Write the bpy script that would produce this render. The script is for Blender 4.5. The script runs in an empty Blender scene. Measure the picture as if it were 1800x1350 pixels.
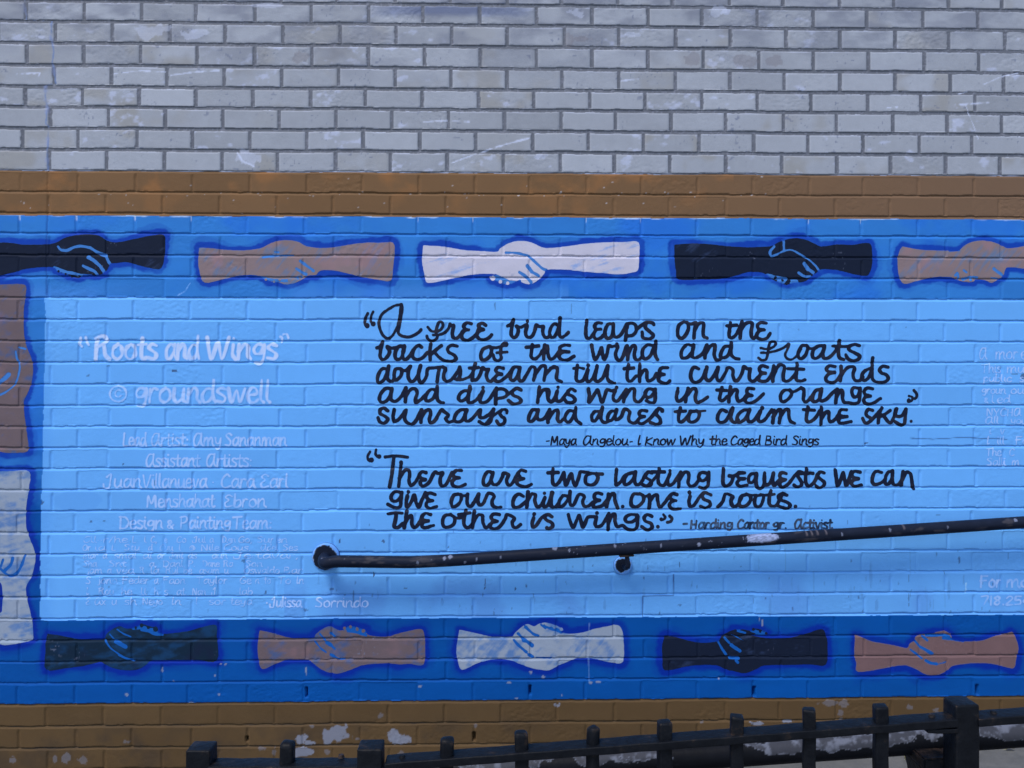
import bpy, bmesh, math, random
import numpy as np
from mathutils import Vector, Matrix

# ------------------------------------------------------------------ camera, sky, sun, exposure
SC = bpy.context.scene
COL = SC.collection
D, EYE, FOC = 2.9, 1.45, 1410.0            # metres to the wall, eye height, focal length in photo pixels
YAW, PITCH = math.radians(1.2), math.radians(0.3)
FWD = np.array([math.sin(YAW) * math.cos(PITCH), math.cos(YAW) * math.cos(PITCH), math.sin(PITCH)])
RGT = np.array([math.cos(YAW), -math.sin(YAW), 0.0])
UPV = np.cross(RGT, FWD)
cam_d = bpy.data.cameras.new("camera")
cam = bpy.data.objects.new("camera", cam_d)
COL.objects.link(cam)
cam_d.sensor_width = 36.0
cam_d.lens = FOC / 1800 * 36
cam_d.clip_start, cam_d.clip_end = 0.05, 2000
cam.matrix_world = Matrix(((RGT[0], UPV[0], -FWD[0], 0), (RGT[1], UPV[1], -FWD[1], -D),
                           (RGT[2], UPV[2], -FWD[2], EYE), (0, 0, 0, 1)))
SC.camera = cam

SUN_EL, SUN_AZ = math.radians(58), math.radians(35)      # high, from behind the viewer's left shoulder
world = bpy.data.worlds.new("World")
SC.world = world
world.use_nodes = True
wn = world.node_tree.nodes
sky = wn.new("ShaderNodeTexSky")
sky.sky_type = 'NISHITA'
sky.sun_disc = False
sky.sun_elevation = SUN_EL
sky.sun_rotation = math.pi + SUN_AZ
sky.air_density, sky.dust_density, sky.ozone_density = 1.0, 1.0, 1.0
wn["Background"].inputs["Strength"].default_value = 0.105
world.node_tree.links.new(sky.outputs[0], wn["Background"].inputs["Color"])
sun_d = bpy.data.lights.new("sun", 'SUN')
sun_d.energy = 1.5
sun_d.angle = math.radians(20)
sun_d.color = (1.0, 0.95, 0.88)
sun = bpy.data.objects.new("sun", sun_d)
COL.objects.link(sun)
sun.rotation_euler = (math.pi / 2 - SUN_EL, 0, -SUN_AZ)
vs = SC.view_settings
vs.view_transform, vs.look, vs.gamma, vs.exposure = 'Standard', 'None', 1.0, 0.72
vs.use_curve_mapping = False


def at(px, py, Y=0.0):
    """the point of the plane y = Y that the photograph shows at (px, py)"""
    px, py = np.asarray(px, float), np.asarray(py, float)
    d = FWD[:, None] * FOC + RGT[:, None] * (px.ravel() - 900) - UPV[:, None] * (py.ravel() - 675)
    t = (Y + D) / d[1]
    return (d[0] * t).reshape(px.shape), (EYE + d[2] * t).reshape(px.shape)


def pt(px, py, Y):
    x, z = at([px], [py], Y)
    return Vector((x[0], Y, z[0]))


MPP = 0.002058                              # metres of wall per photo pixel


# ------------------------------------------------------------------ numpy helpers
def vnoise(x, z, scale, seed):
    """smooth value noise, -1..1"""
    rs = np.random.RandomState(seed)
    T = rs.rand(256, 256) * 2 - 1
    u, v = np.asarray(x) / scale + 40.3, np.asarray(z) / scale + 71.7
    i, j = np.floor(u).astype(int), np.floor(v).astype(int)
    fu, fv = u - i, v - j
    fu, fv = fu * fu * (3 - 2 * fu), fv * fv * (3 - 2 * fv)
    i0, j0, i1, j1 = i & 255, j & 255, (i + 1) & 255, (j + 1) & 255
    return (T[i0, j0] * (1 - fu) + T[i1, j0] * fu) * (1 - fv) + (T[i0, j1] * (1 - fu) + T[i1, j1] * fu) * fv


def fbm(x, z, scale, seed, n=4):
    s, a, t = 0, 1.0, 0
    for k in range(n):
        s = s + a * vnoise(x, z, scale / 2 ** k, seed + k)
        t += a
        a *= 0.55
    return s / t


def sstep(a, b, x):
    t = np.clip((x - a) / (b - a), 0, 1)
    return t * t * (3 - 2 * t)


def lin(r, g, b):
    return np.array([((c / 255 + 0.055) / 1.055) ** 2.4 if c > 10 else c / 255 / 12.92 for c in (r, g, b)])


def mix(c, d, w):
    w = np.asarray(w)[..., None]
    return c * (1 - w) + d * w


def catmull(P, n=6):
    P = np.asarray(P, float)
    if len(P) < 3:
        return P
    Q = np.vstack([2 * P[0] - P[1], P, 2 * P[-1] - P[-2]])
    out = []
    t = np.linspace(0, 1, n, endpoint=False)[:, None]
    for k in range(1, len(Q) - 2):
        a, b, c, d = Q[k - 1], Q[k], Q[k + 1], Q[k + 2]
        out.append(0.5 * (2 * b + (c - a) * t + (2 * a - 5 * b + 4 * c - d) * t ** 2 + (3 * b - a - 3 * c + d) * t ** 3))
    out.append(P[-1:])
    return np.vstack(out)


def pts(s):
    return np.array([[float(v) for v in p.split(",")] for p in s.split()])


# ------------------------------------------------------------------ object helpers
def thing(name, label, cat, loc=(0, 0, 0), group=None):
    o = bpy.data.objects.new(name, None)
    COL.objects.link(o)
    o.location = loc
    o.empty_display_size = 0.1
    o["label"], o["category"] = label, cat
    if group:
        o["group"] = group
    bpy.context.view_layer.update()
    return o


def link(name, me, parent=None, label=None):
    o = bpy.data.objects.new(name, me)
    COL.objects.link(o)
    if parent is not None:
        o.parent = parent
        o.matrix_parent_inverse = parent.matrix_basis.inverted() if parent.parent is None else Matrix()
    if label:
        o["label"] = label
    return o


def np_mesh(name, verts, loops, starts, mat, col=None, smooth=True):
    me = bpy.data.meshes.new(name)
    me.vertices.add(len(verts))
    me.vertices.foreach_set("co", np.ascontiguousarray(verts, np.float32).ravel())
    me.loops.add(len(loops))
    me.loops.foreach_set("vertex_index", np.ascontiguousarray(loops, np.int32))
    me.polygons.add(len(starts))
    me.polygons.foreach_set("loop_start", np.ascontiguousarray(starts, np.int32))
    me.polygons.foreach_set("use_smooth", np.full(len(starts), smooth, bool))
    me.update(calc_edges=True)
    if col is not None:
        a = me.color_attributes.new("paint", 'FLOAT_COLOR', 'POINT')
        c = np.ones((len(verts), 4), np.float32)
        c[:, :3] = np.clip(col, 0, 1)
        a.data.foreach_set("color", c.ravel())
    me.materials.append(mat)
    return me


def bm_mesh(name, bm, mat, smooth=False):
    bmesh.ops.recalc_face_normals(bm, faces=bm.faces[:])
    me = bpy.data.meshes.new(name)
    bm.to_mesh(me)
    bm.free()
    for p in me.polygons:
        p.use_smooth = smooth
    me.materials.append(mat)
    return me


def tube(path, rad, nseg, colour_fn=None, mat=None, name="pipe", cap=True):
    """swept pipe; colour_fn(s, ang, x, z) -> rgb, ang 0 = towards the street, pi/2 = up"""
    P = np.asarray(path, float)
    n = len(P)
    T = np.gradient(P, axis=0)
    T /= np.linalg.norm(T, axis=1)[:, None]
    rad = np.broadcast_to(np.asarray(rad, float), (n,))
    up = np.tile(np.array([0, 0, 1.0]), (n, 1))
    bad = np.abs(T[:, 2]) > 0.95
    up[bad] = (0, -1, 0)
    A = np.cross(up, T)
    A /= np.linalg.norm(A, axis=1)[:, None]
    flip = A[:, 1] > 0
    A[flip] *= -1
    B = up - (up * T).sum(1)[:, None] * T
    B /= np.linalg.norm(B, axis=1)[:, None]
    th = np.linspace(0, 2 * np.pi, nseg, endpoint=False)
    V = P[:, None, :] + rad[:, None, None] * (np.cos(th)[None, :, None] * A[:, None, :] + np.sin(th)[None, :, None] * B[:, None, :])
    s = np.concatenate([[0], np.cumsum(np.linalg.norm(np.diff(P, axis=0), axis=1))])
    i, j = np.meshgrid(np.arange(n - 1), np.arange(nseg), indexing='ij')
    j2 = (j + 1) % nseg
    q = np.stack([i * nseg + j, i * nseg + j2, (i + 1) * nseg + j2, (i + 1) * nseg + j], -1).reshape(-1, 4)
    loops = q.ravel()
    starts = np.arange(len(q)) * 4
    V = V.reshape(-1, 3)
    if cap:
        loops = np.concatenate([loops, np.arange(nseg)[::-1], (n - 1) * nseg + np.arange(nseg)])
        starts = np.concatenate([starts, [len(q) * 4, len(q) * 4 + nseg]])
    col = None
    if colour_fn is not None:
        S, TH = np.repeat(s, nseg), np.tile(th, n)
        col = colour_fn(S, TH, V[:, 0], V[:, 2])
    return np_mesh(name, V, loops, starts, mat, col)


# ------------------------------------------------------------------ materials
def nodes_of(name):
    m = bpy.data.materials.new(name)
    m.use_nodes = True
    return m, m.node_tree.nodes, m.node_tree.links, m.node_tree.nodes["Principled BSDF"]


def paint_mat(name, rough=0.55, bump=0.25, scale=260, spec=0.4, grain=0.06, big=18):
    """colour from the surface's own paint, with fine brush grain and a bumpy skin"""
    m, n, l, b = nodes_of(name)
    tc = n.new("ShaderNodeTexCoord")
    at_ = n.new("ShaderNodeAttribute")
    at_.attribute_name = "paint"
    nz = n.new("ShaderNodeTexNoise")
    nz.inputs["Scale"].default_value = scale
    nz.inputs["Detail"].default_value = 5
    nz.inputs["Roughness"].default_value = 0.6
    l.new(tc.outputs["Object"], nz.inputs["Vector"])
    n2 = n.new("ShaderNodeTexNoise")
    n2.inputs["Scale"].default_value = big
    n2.inputs["Detail"].default_value = 6
    n2.inputs["Roughness"].default_value = 0.65
    l.new(tc.outputs["Object"], n2.inputs["Vector"])
    ad = n.new("ShaderNodeMath")
    ad.operation = 'ADD'
    l.new(nz.outputs["Fac"], ad.inputs[0])
    l.new(n2.outputs["Fac"], ad.inputs[1])
    mr = n.new("ShaderNodeMapRange")
    mr.inputs["From Min"].default_value = 0.6
    mr.inputs["From Max"].default_value = 1.4
    mr.inputs["To Min"].default_value = 1 - grain
    mr.inputs["To Max"].default_value = 1 + grain
    l.new(ad.outputs[0], mr.inputs["Value"])
    mx = n.new("ShaderNodeVectorMath")
    mx.operation = 'SCALE'
    l.new(at_.outputs["Color"], mx.inputs[0])
    l.new(mr.outputs[0], mx.inputs["Scale"])
    l.new(mx.outputs[0], b.inputs["Base Color"])
    bp = n.new("ShaderNodeBump")
    bp.inputs["Strength"].default_value = bump
    bp.inputs["Distance"].default_value = 0.0012
    l.new(nz.outputs["Fac"], bp.inputs["Height"])
    l.new(bp.outputs[0], b.inputs["Normal"])
    r2 = n.new("ShaderNodeMapRange")
    r2.inputs["To Min"].default_value = rough - 0.1
    r2.inputs["To Max"].default_value = rough + 0.12
    l.new(n2.outputs["Fac"], r2.inputs["Value"])
    l.new(r2.outputs[0], b.inputs["Roughness"])
    b.inputs["Specular IOR Level"].default_value = spec
    return m


def iron_mat():
    """many coats of near-black paint over bar iron, worn rusty brown in places"""
    m, n, l, b = nodes_of("black_iron_paint")
    tc = n.new("ShaderNodeTexCoord")
    nz = n.new("ShaderNodeTexNoise")
    nz.inputs["Scale"].default_value = 38
    nz.inputs["Detail"].default_value = 8
    nz.inputs["Roughness"].default_value = 0.7
    l.new(tc.outputs["Object"], nz.inputs["Vector"])
    geo = n.new("ShaderNodeNewGeometry")
    cr = n.new("ShaderNodeValToRGB")
    e = cr.color_ramp.elements
    e[0].position, e[0].color = 0.35, (0.003, 0.004, 0.007, 1)
    e[1].position, e[1].color = 0.62, (0.0065, 0.008, 0.012, 1)
    x = e.new(0.70)
    x.color = (0.020, 0.016, 0.016, 1)
    x = e.new(0.78)
    x.color = (0.050, 0.034, 0.030, 1)
    ad = n.new("ShaderNodeMath")
    ad.operation = 'MULTIPLY_ADD'
    l.new(geo.outputs["Pointiness"], ad.inputs[0])
    ad.inputs[1].default_value = 1.6
    sb = n.new("ShaderNodeMath")
    sb.operation = 'SUBTRACT'
    l.new(nz.outputs["Fac"], sb.inputs[0])
    sb.inputs[1].default_value = 0.80
    l.new(sb.outputs[0], ad.inputs[2])
    l.new(ad.outputs[0], cr.inputs["Fac"])
    l.new(cr.outputs[0], b.inputs["Base Color"])
    b.inputs["Roughness"].default_value = 0.48
    b.inputs["Specular IOR Level"].default_value = 0.12
    bp = n.new("ShaderNodeBump")
    bp.inputs["Strength"].default_value = 0.5
    bp.inputs["Distance"].default_value = 0.003
    n3 = n.new("ShaderNodeTexNoise")
    n3.inputs["Scale"].default_value = 90
    n3.inputs["Detail"].default_value = 4
    l.new(tc.outputs["Object"], n3.inputs["Vector"])
    l.new(n3.outputs["Fac"], bp.inputs["Height"])
    l.new(bp.outputs[0], b.inputs["Normal"])
    return m


def concrete_mat(name, c0, c1, scale):
    m, n, l, b = nodes_of(name)
    tc = n.new("ShaderNodeTexCoord")
    nz = n.new("ShaderNodeTexNoise")
    nz.inputs["Scale"].default_value = scale
    nz.inputs["Detail"].default_value = 10
    nz.inputs["Roughness"].default_value = 0.7
    l.new(tc.outputs["Object"], nz.inputs["Vector"])
    cr = n.new("ShaderNodeValToRGB")
    cr.color_ramp.elements[0].position, cr.color_ramp.elements[0].color = 0.3, c0
    cr.color_ramp.elements[1].position, cr.color_ramp.elements[1].color = 0.7, c1
    l.new(nz.outputs["Fac"], cr.inputs["Fac"])
    l.new(cr.outputs[0], b.inputs["Base Color"])
    b.inputs["Roughness"].default_value = 0.85
    n3 = n.new("ShaderNodeTexNoise")
    n3.inputs["Scale"].default_value = 300
    n3.inputs["Detail"].default_value = 5
    l.new(tc.outputs["Object"], n3.inputs["Vector"])
    bp = n.new("ShaderNodeBump")
    bp.inputs["Strength"].default_value = 0.4
    bp.inputs["Distance"].default_value = 0.002
    l.new(n3.outputs["Fac"], bp.inputs["Height"])
    l.new(bp.outputs[0], b.inputs["Normal"])
    return m


M_BARE = paint_mat("bare_glazed_brick", 0.6, 0.55, 300, 0.25, 0.10, 30)
M_MURAL = paint_mat("mural_paint", 0.62, 0.45, 260, 0.10, 0.05, 14)
M_BLACK = paint_mat("lettering_paint", 0.55, 0.30, 300, 0.15, 0.12, 40)
M_PIPE = paint_mat("pipe_paint", 0.5, 0.5, 120, 0.10, 0.10, 40)
M_IRON = iron_mat()
M_RAMP = concrete_mat("ramp_concrete", (0.085, 0.088, 0.09, 1), (0.15, 0.15, 0.148, 1), 14)
M_PAVE = concrete_mat("pavement_concrete", (0.16, 0.16, 0.155, 1), (0.27, 0.265, 0.25, 1), 3)
# ------------------------------------------------------------------ ground
RAMP = 0.0645                                # rise of the ramp per metre


def ramp_z(x):
    return 0.06 + RAMP * x


bm = bmesh.new()
g = [bm.verts.new(v) for v in ((-80, -120, -0.22), (80, -120, -0.22), (80, 40, -0.22), (-80, 40, -0.22))]
bm.faces.new(g)
o = link("pavement", bm_mesh("pavement", bm, M_PAVE))
o["kind"] = "structure"
bm = bmesh.new()
xa, xb, ya, yb = -3.9, 6.0, -1.62, 0.03
top = [bm.verts.new((x, y, ramp_z(x))) for x, y in ((xa, ya), (xb, ya), (xb, yb), (xa, yb))]
bot = [bm.verts.new((x, y, -0.23)) for x, y in ((xa, ya), (xb, ya), (xb, yb), (xa, yb))]
bm.faces.new(top)
for k in range(4):
    bm.faces.new((top[k], bot[k], bot[(k + 1) % 4], top[(k + 1) % 4]))
bmesh.ops.bevel(bm, geom=[e for e in bm.edges if all(v in top for v in e.verts)], offset=0.012, segments=2, affect='EDGES')
o = link("ramp", bm_mesh("ramp", bm, M_RAMP))
o["kind"] = "structure"

# ------------------------------------------------------------------ the wall's bricks: courses, joints, relief
BED = [5, 40.7, 78.3, 116.7, 154, 189.5, 226.7, 263.6, 301.5, 338.5, 375.5, 410.5, 448.3, 486, 522.7, 560.5, 598, 635.4,
       673.8, 711, 747.4, 784, 820.4, 857.4, 894.4, 931.5, 969.2, 1006.7, 1044, 1081.5, 1119.5, 1156.7, 1193.5, 1231, 1269, 1306.7, 1344]
HEAD = [791, 843, 794, 844, 792.7, 841, 788, 836, 786, 835, 784, 832, 786, 832, 786.7, 833, 784, 836, 787, 835, 791, 837, 788,
        837, 791, 831, 787, 831, 783, 833, 782, 835, 784, 831.7, 781.7, 833, 784]
NTOP, NBOT = 14, 4
bed_px = [5 - 37.4 * k for k in range(NTOP, 0, -1)] + BED + [1344 + 37.5 * k for k in range(1, NBOT + 1)]
head_px = [791 + (48 if k % 2 else 0) for k in range(NTOP, 0, -1)] + HEAD + [(833, 784)[k % 2 == 0] for k in range(1, NBOT + 1)]
NC = len(bed_px)
BEDZ = at(np.full(NC, 800.0), np.array(bed_px))[1]       # dark line under course k (descending)
rs = np.random.RandomState(5)
PITCH_X = 98.55 * MPP
HX = []
for k in range(NC):
    x0 = at([head_px[k]], [bed_px[k] - 18])[0][0]
    n = np.arange(-28, 29)
    HX.append(x0 + n * PITCH_X + rs.normal(0, 0.0026, len(n)) * (n != 0))
HX = np.array(HX)

xl, xr = at([-30], [675])[0][0], at([1830], [675])[0][0]
xs = np.concatenate([np.arange(-4.2, xl, 0.014), np.arange(xl, xr, 0.0030), np.arange(xr, 4.6, 0.014)])
JM = 0.0112                                              # bed joint, metres
zs = []
for k in range(NC - 1):
    zt, zb = BEDZ[k], BEDZ[k + 1]                        # course k+1: hangs between dark line k (its top) and k+1
    H = zt - zb
    fine = bed_px[k + 1] > -40
    a = [0, 0.0012, 0.0026, 0.0045, 0.0065, 0.0085, 0.0102, 0.0118, 0.0135, 0.0160] if fine else [0, 0.0018, 0.006, 0.0115, 0.0140]
    zs += [zt - v for v in a]
    m = 15 if fine else 4
    zs += list(np.linspace(zt - a[-1], zb + 0.0014, m + 1)[1:])
zs = np.array(sorted(set(np.round(zs, 6))))
X, Z = np.meshgrid(xs, zs, indexing='ij')

# which paint lies where (a photo pixel frame on the wall makes the measuring easy)
wob = 0.0016 * vnoise(X, Z * 0 + 3, 0.16, 11) + 0.0008 * vnoise(X, Z * 0 + 9, 0.035, 12)
Zw = Z - wob                                             # courses are laid a little wavy
kk = np.clip(np.searchsorted(-BEDZ, -Zw, side='right') - 1, 0, NC - 2)   # course index; top line = BEDZ[kk]
vtop = BEDZ[kk] - Zw
vbot = Zw - BEDZ[kk + 1]
hj = HX[kk + 1]
dist = np.empty_like(X)
bi = np.empty(X.shape, int)
for c in range(NC - 1):
    m = kk == c
    xx = X[m]
    j = np.clip(np.searchsorted(HX[c + 1], xx), 1, HX.shape[1] - 1)
    dl, dr = xx - HX[c + 1][j - 1], HX[c + 1][j] - xx
    dist[m] = np.minimum(dl, dr)
    bi[m] = j
Z_BROWN0 = BEDZ[NTOP + 8] - 0.0045                       # paint edges follow the joints
Z_BLUE0 = BEDZ[NTOP + 10] - 0.0125
Z_PANEL0 = BEDZ[NTOP + 14] - 0.0010
Z_PANEL1 = BEDZ[NTOP + 29] - 0.0100
Z_BROWN1 = BEDZ[NTOP + 33] - 0.0008
e1 = 0.0022 * fbm(X, Z * 0 + 1.7, 0.05, 21, 3)
bare = sstep(-0.0012, 0.0012, Zw - (Z_BROWN0 + e1))
brown_t = (Zw <= Z_BROWN0 + e1) & (Zw > Z_BLUE0 + e1 * 0.7)
brown_b = Zw <= Z_BROWN1 + e1 * 0.4
xp = at([77, 80, 79, 78, 77, 75.5, 75, 72.5, 71, 71, 70], [520, 560, 600, 650, 700, 760, 820, 880, 950, 1020, 1090])
pl = np.interp(-Z, -xp[1], xp[0]) + 0.0016 * vnoise(X, Z, 0.02, 31)
panel = (Zw <= Z_PANEL0 + 0.5 * e1) & (Zw > Z_PANEL1 + 0.6 * e1) & (X > pl)
is_bare = Zw > Z_BROWN0 + e1

rough_b = np.random.RandomState(8).rand(NC, 80)           # some bricks are wire-cut rough, others smooth
off_b = np.random.RandomState(9).normal(0, 0.0009, (NC, 80))
tilt_b = np.random.RandomState(10).normal(0, 0.010, (NC, 80))
tone_b = np.random.RandomState(13).normal(0, 1, (NC, 80))
warm_b = np.random.RandomState(14).rand(NC, 80)
RB, OB, TB = rough_b[kk, bi], off_b[kk, bi], tilt_b[kk, bi]
edge = 0.0009 * fbm(X, Z, 0.012, 41, 3)
jw = np.where(is_bare, 0.0074, 0.0056)                   # half a head joint
jm = np.where(is_bare, 0.0134, JM)
# bed joint: struck so that it falls back under the brick above and comes out flush on the brick below
v = np.clip((vtop + edge) / jm, 0, 1)
drop = np.where(is_bare, 0.0036 * (1 - 0.30 * v), 0.0066 * (1 - v) + 0.0002)
inbed = sstep(0.0, 0.0011, vtop + edge * 0.6) * (1 - sstep(0.88, 1.08, (vtop + edge) / jm))
lipr = sstep(0.0030, 0.0, vbot)                          # eased lower arris
hdepth = np.where(is_bare, 0.0032, 0.0036 * sstep(0.75, 2.4, vtop / jm))
inhead = 1 - sstep(jw * np.where(is_bare, 0.66, 0.50), jw * 1.08, dist + edge)
face = OB + TB * (vtop - 0.045) * 0.4 + 0.0004 * fbm(X, Z, 0.03, 43, 3)
face = face + (0.0003 + 0.0012 * sstep(0.55, 0.75, RB + 0.25 * fbm(X, Z, 0.5, 49, 2)) * sstep(-0.4, 0.3, fbm(X, Z, 0.06, 50, 2))) * fbm(X * 1.0, Z * 1.8, 0.011, 47, 3)
face = face + 0.0010 * sstep(0.006, 0.0, dist - jw) * np.where(is_bare, 1, 0.35)
rec = face * (1 - inbed) + lipr * 0.0007
rec = np.maximum(rec, inhead * hdepth)
rec = rec * (1 - inbed) + drop * inbed
mort = np.clip(np.maximum(inbed, inhead), 0, 1)
# weep holes, open slots in the head joints
for wx, wy, ww, wh in ((538.5, 1217, 2.4, 8), (932, 1213, 2.2, 7.5), (1325.5, 1216, 2.4, 8), (1717.5, 1213, 2.2, 8), (833, 1295, 2.6, 6.5), (433.5, 1299, 2.4, 4)):
    cx, cz = at([wx], [wy])
    hole = sstep(1.25, 0.85, np.maximum(np.abs(X - cx[0]) / (ww * MPP), np.abs(Z - cz[0]) / (wh * MPP)))
    rec = np.maximum(rec, hole * 0.030)
# the movement crack near the left end
cpx = [43, 46, 90, 90, 95, 92, 98, 79, 79, 83, 81, 85, 84, 82, 84, 83, 82]
cpy = [0, 34, 37, 72, 90, 110, 146, 150, 178, 184, 218, 222, 258, 262, 296, 380, 430]
cx_, cz_ = at(cpx, cpy)
crx = np.interp(-Z, -cz_, cx_) + 0.0016 * vnoise(X, Z, 0.008, 51)
crk = sstep(0.0042, 0.0012, np.abs(X - crx)) * (Z > at([80], [520])[1][0])
rec = rec + crk * np.where(is_bare, -0.0008, 0.0022) * np.where(is_bare, sstep(0.2, 0.8, mort), 1)
REC = rec                                                # y of the surface (into the wall)


def px_of(x, z):
    """wall point -> photo pixel"""
    v = np.stack([x, np.full_like(x, D), z - EYE])
    w = (FWD[:, None] * v.reshape(3, -1)).sum(0)
    u = (RGT[:, None] * v.reshape(3, -1)).sum(0) / w * FOC + 900
    t = 675 - (UPV[:, None] * v.reshape(3, -1)).sum(0) / w * FOC
    return u.reshape(x.shape), t.reshape(x.shape)


PX, PY = px_of(X, Z)


# ------------------------------------------------------------------ paint outlines: distances to strokes and polygons
def seg_dist(F, gx, gz, A, B, ra, rb):
    """F = min(F, distance to the capsule A-B), only near it; gx, gz are 1-D axes"""
    R = max(ra, rb) + 0.03
    i0, i1 = np.searchsorted(gx, min(A[0], B[0]) - R), np.searchsorted(gx, max(A[0], B[0]) + R)
    j0, j1 = np.searchsorted(gz, min(A[1], B[1]) - R), np.searchsorted(gz, max(A[1], B[1]) + R)
    if i1 <= i0 or j1 <= j0:
        return
    x, z = gx[i0:i1][:, None], gz[j0:j1][None, :]
    d = (B[0] - A[0], B[1] - A[1])
    L = d[0] ** 2 + d[1] ** 2 + 1e-12
    t = np.clip(((x - A[0]) * d[0] + (z - A[1]) * d[1]) / L, 0, 1)
    q = np.hypot(x - A[0] - t * d[0], z - A[1] - t * d[1]) - (ra + (rb - ra) * t)
    S = F[i0:i1, j0:j1]
    np.minimum(S, q, out=S)


def poly_sdf(gx, gz, P):
    x, z = np.meshgrid(gx, gz, indexing='ij')
    dmin = np.full(x.shape, 1e9)
    ins = np.zeros(x.shape, bool)
    for a, b in zip(P, np.roll(P, -1, 0)):
        d = b - a
        t = np.clip(((x - a[0]) * d[0] + (z - a[1]) * d[1]) / (d @ d + 1e-12), 0, 1)
        dmin = np.minimum(dmin, np.hypot(x - a[0] - t * d[0], z - a[1] - t * d[1]))
        c = (a[1] > z) != (b[1] > z)
        with np.errstate(divide='ignore', invalid='ignore'):
            ins ^= c & (x < d[0] * (z - a[1]) / d[1] + a[0])
    return np.where(ins, -dmin, dmin)


def axes(x0, x1, z0, z1, nx, nz):
    """the wall's own grid lines inside a box, each gap cut into nx / nz"""
    def cut(a, lo, hi, n):
        i0, i1 = max(np.searchsorted(a, lo) - 1, 0), min(np.searchsorted(a, hi) + 1, len(a))
        s = a[i0:i1]
        return np.interp(np.arange((len(s) - 1) * n + 1) / n, np.arange(len(s)), s)
    return cut(xs, x0, x1, nx), cut(zs, z0, z1, nz)


def sample(A, x, z):
    fx, fz = np.interp(x, xs, np.arange(len(xs))), np.interp(z, zs, np.arange(len(zs)))
    i, j = np.minimum(fx.astype(int), len(xs) - 2), np.minimum(fz.astype(int), len(zs) - 2)
    u, w = fx - i, fz - j
    return (A[i, j] * (1 - u) + A[i + 1, j] * u) * (1 - w) + (A[i, j + 1] * (1 - u) + A[i + 1, j + 1] * u) * w


CASES = {  # corner bits: 1=(i,j) 2=(i+1,j) 4=(i+1,j+1) 8=(i,j+1); c0..c3 corners, e0..e3 edges (bottom, right, top, left)
    1: [("c0", "e0", "e3")], 2: [("c1", "e1", "e0")], 4: [("c2", "e2", "e1")], 8: [("c3", "e3", "e2")],
    3: [("c0", "c1", "e1", "e3")], 6: [("c1", "c2", "e2", "e0")], 12: [("c2", "c3", "e3", "e1")], 9: [("c3", "c0", "e0", "e2")],
    5: [("c0", "e0", "e3"), ("c2", "e2", "e1")], 10: [("c1", "e1", "e0"), ("c3", "e3", "e2")],
    7: [("c0", "c1", "c2", "e2", "e3")], 14: [("c1", "c2", "c3", "e3", "e0")], 13: [("c2", "c3", "c0", "e0", "e1")],
    11: [("c3", "c0", "c1", "e1", "e2")], 15: [("c0", "c1", "c2", "c3")]}


def film(name, gx, gz, F, mat, colour_fn, lift, parent, label=None):
    """a skin of paint lying on the bricks wherever F < 0"""
    nx, nz = F.shape
    F = np.where(np.abs(F) < 1e-7, 1e-7, F)
    N = nx * nz
    cid = np.arange(N).reshape(nx, nz)
    s = F < 0
    case = (s[:-1, :-1] * 1 + s[1:, :-1] * 2 + s[1:, 1:] * 4 + s[:-1, 1:] * 8)
    I, J = np.nonzero(case)
    C = case[I, J]
    corner = {"c0": cid[I, J], "c1": cid[I + 1, J], "c2": cid[I + 1, J + 1], "c3": cid[I, J + 1],
              "e0": N + cid[I, J], "e2": N + cid[I, J + 1], "e3": 2 * N + cid[I, J], "e1": 2 * N + cid[I + 1, J]}
    loops, cnt = [], []
    for c, polys in CASES.items():
        m = C == c
        if not m.any():
            continue
        for p in polys:
            loops.append(np.stack([corner[k][m] for k in p], 1).ravel())
            cnt.append(np.full(m.sum(), len(p)))
    if not loops:
        return None
    loops, cnt = np.concatenate(loops), np.concatenate(cnt)
    ids, inv = np.unique(loops, return_inverse=True)
    kind, base = ids // N, ids % N
    bi_, bj_ = base // nz, base % nz
    x, z = gx[bi_].copy(), gz[bj_].copy()
    m = kind == 1
    f0, f1 = F[bi_[m], bj_[m]], F[bi_[m] + 1, bj_[m]]
    x[m] += (gx[bi_[m] + 1] - gx[bi_[m]]) * f0 / (f0 - f1)
    m = kind == 2
    f0, f1 = F[bi_[m], bj_[m]], F[bi_[m], bj_[m] + 1]
    z[m] += (gz[bj_[m] + 1] - gz[bj_[m]]) * f0 / (f0 - f1)
    V = np.stack([x, sample(REC, x, z) - lift, z], 1)
    starts = np.concatenate([[0], np.cumsum(cnt)[:-1]])
    fx, fz = np.interp(x, gx, np.arange(nx)), np.interp(z, gz, np.arange(nz))
    i, j = np.minimum(fx.astype(int), nx - 2), np.minimum(fz.astype(int), nz - 2)
    u, w = fx - i, fz - j
    f = (F[i, j] * (1 - u) + F[i + 1, j] * u) * (1 - w) + (F[i, j + 1] * (1 - u) + F[i + 1, j + 1] * u) * w
    me = np_mesh(name, V, inv.ravel(), starts, mat, colour_fn(x, z, f))
    return link(name, me, parent, label)
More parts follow.
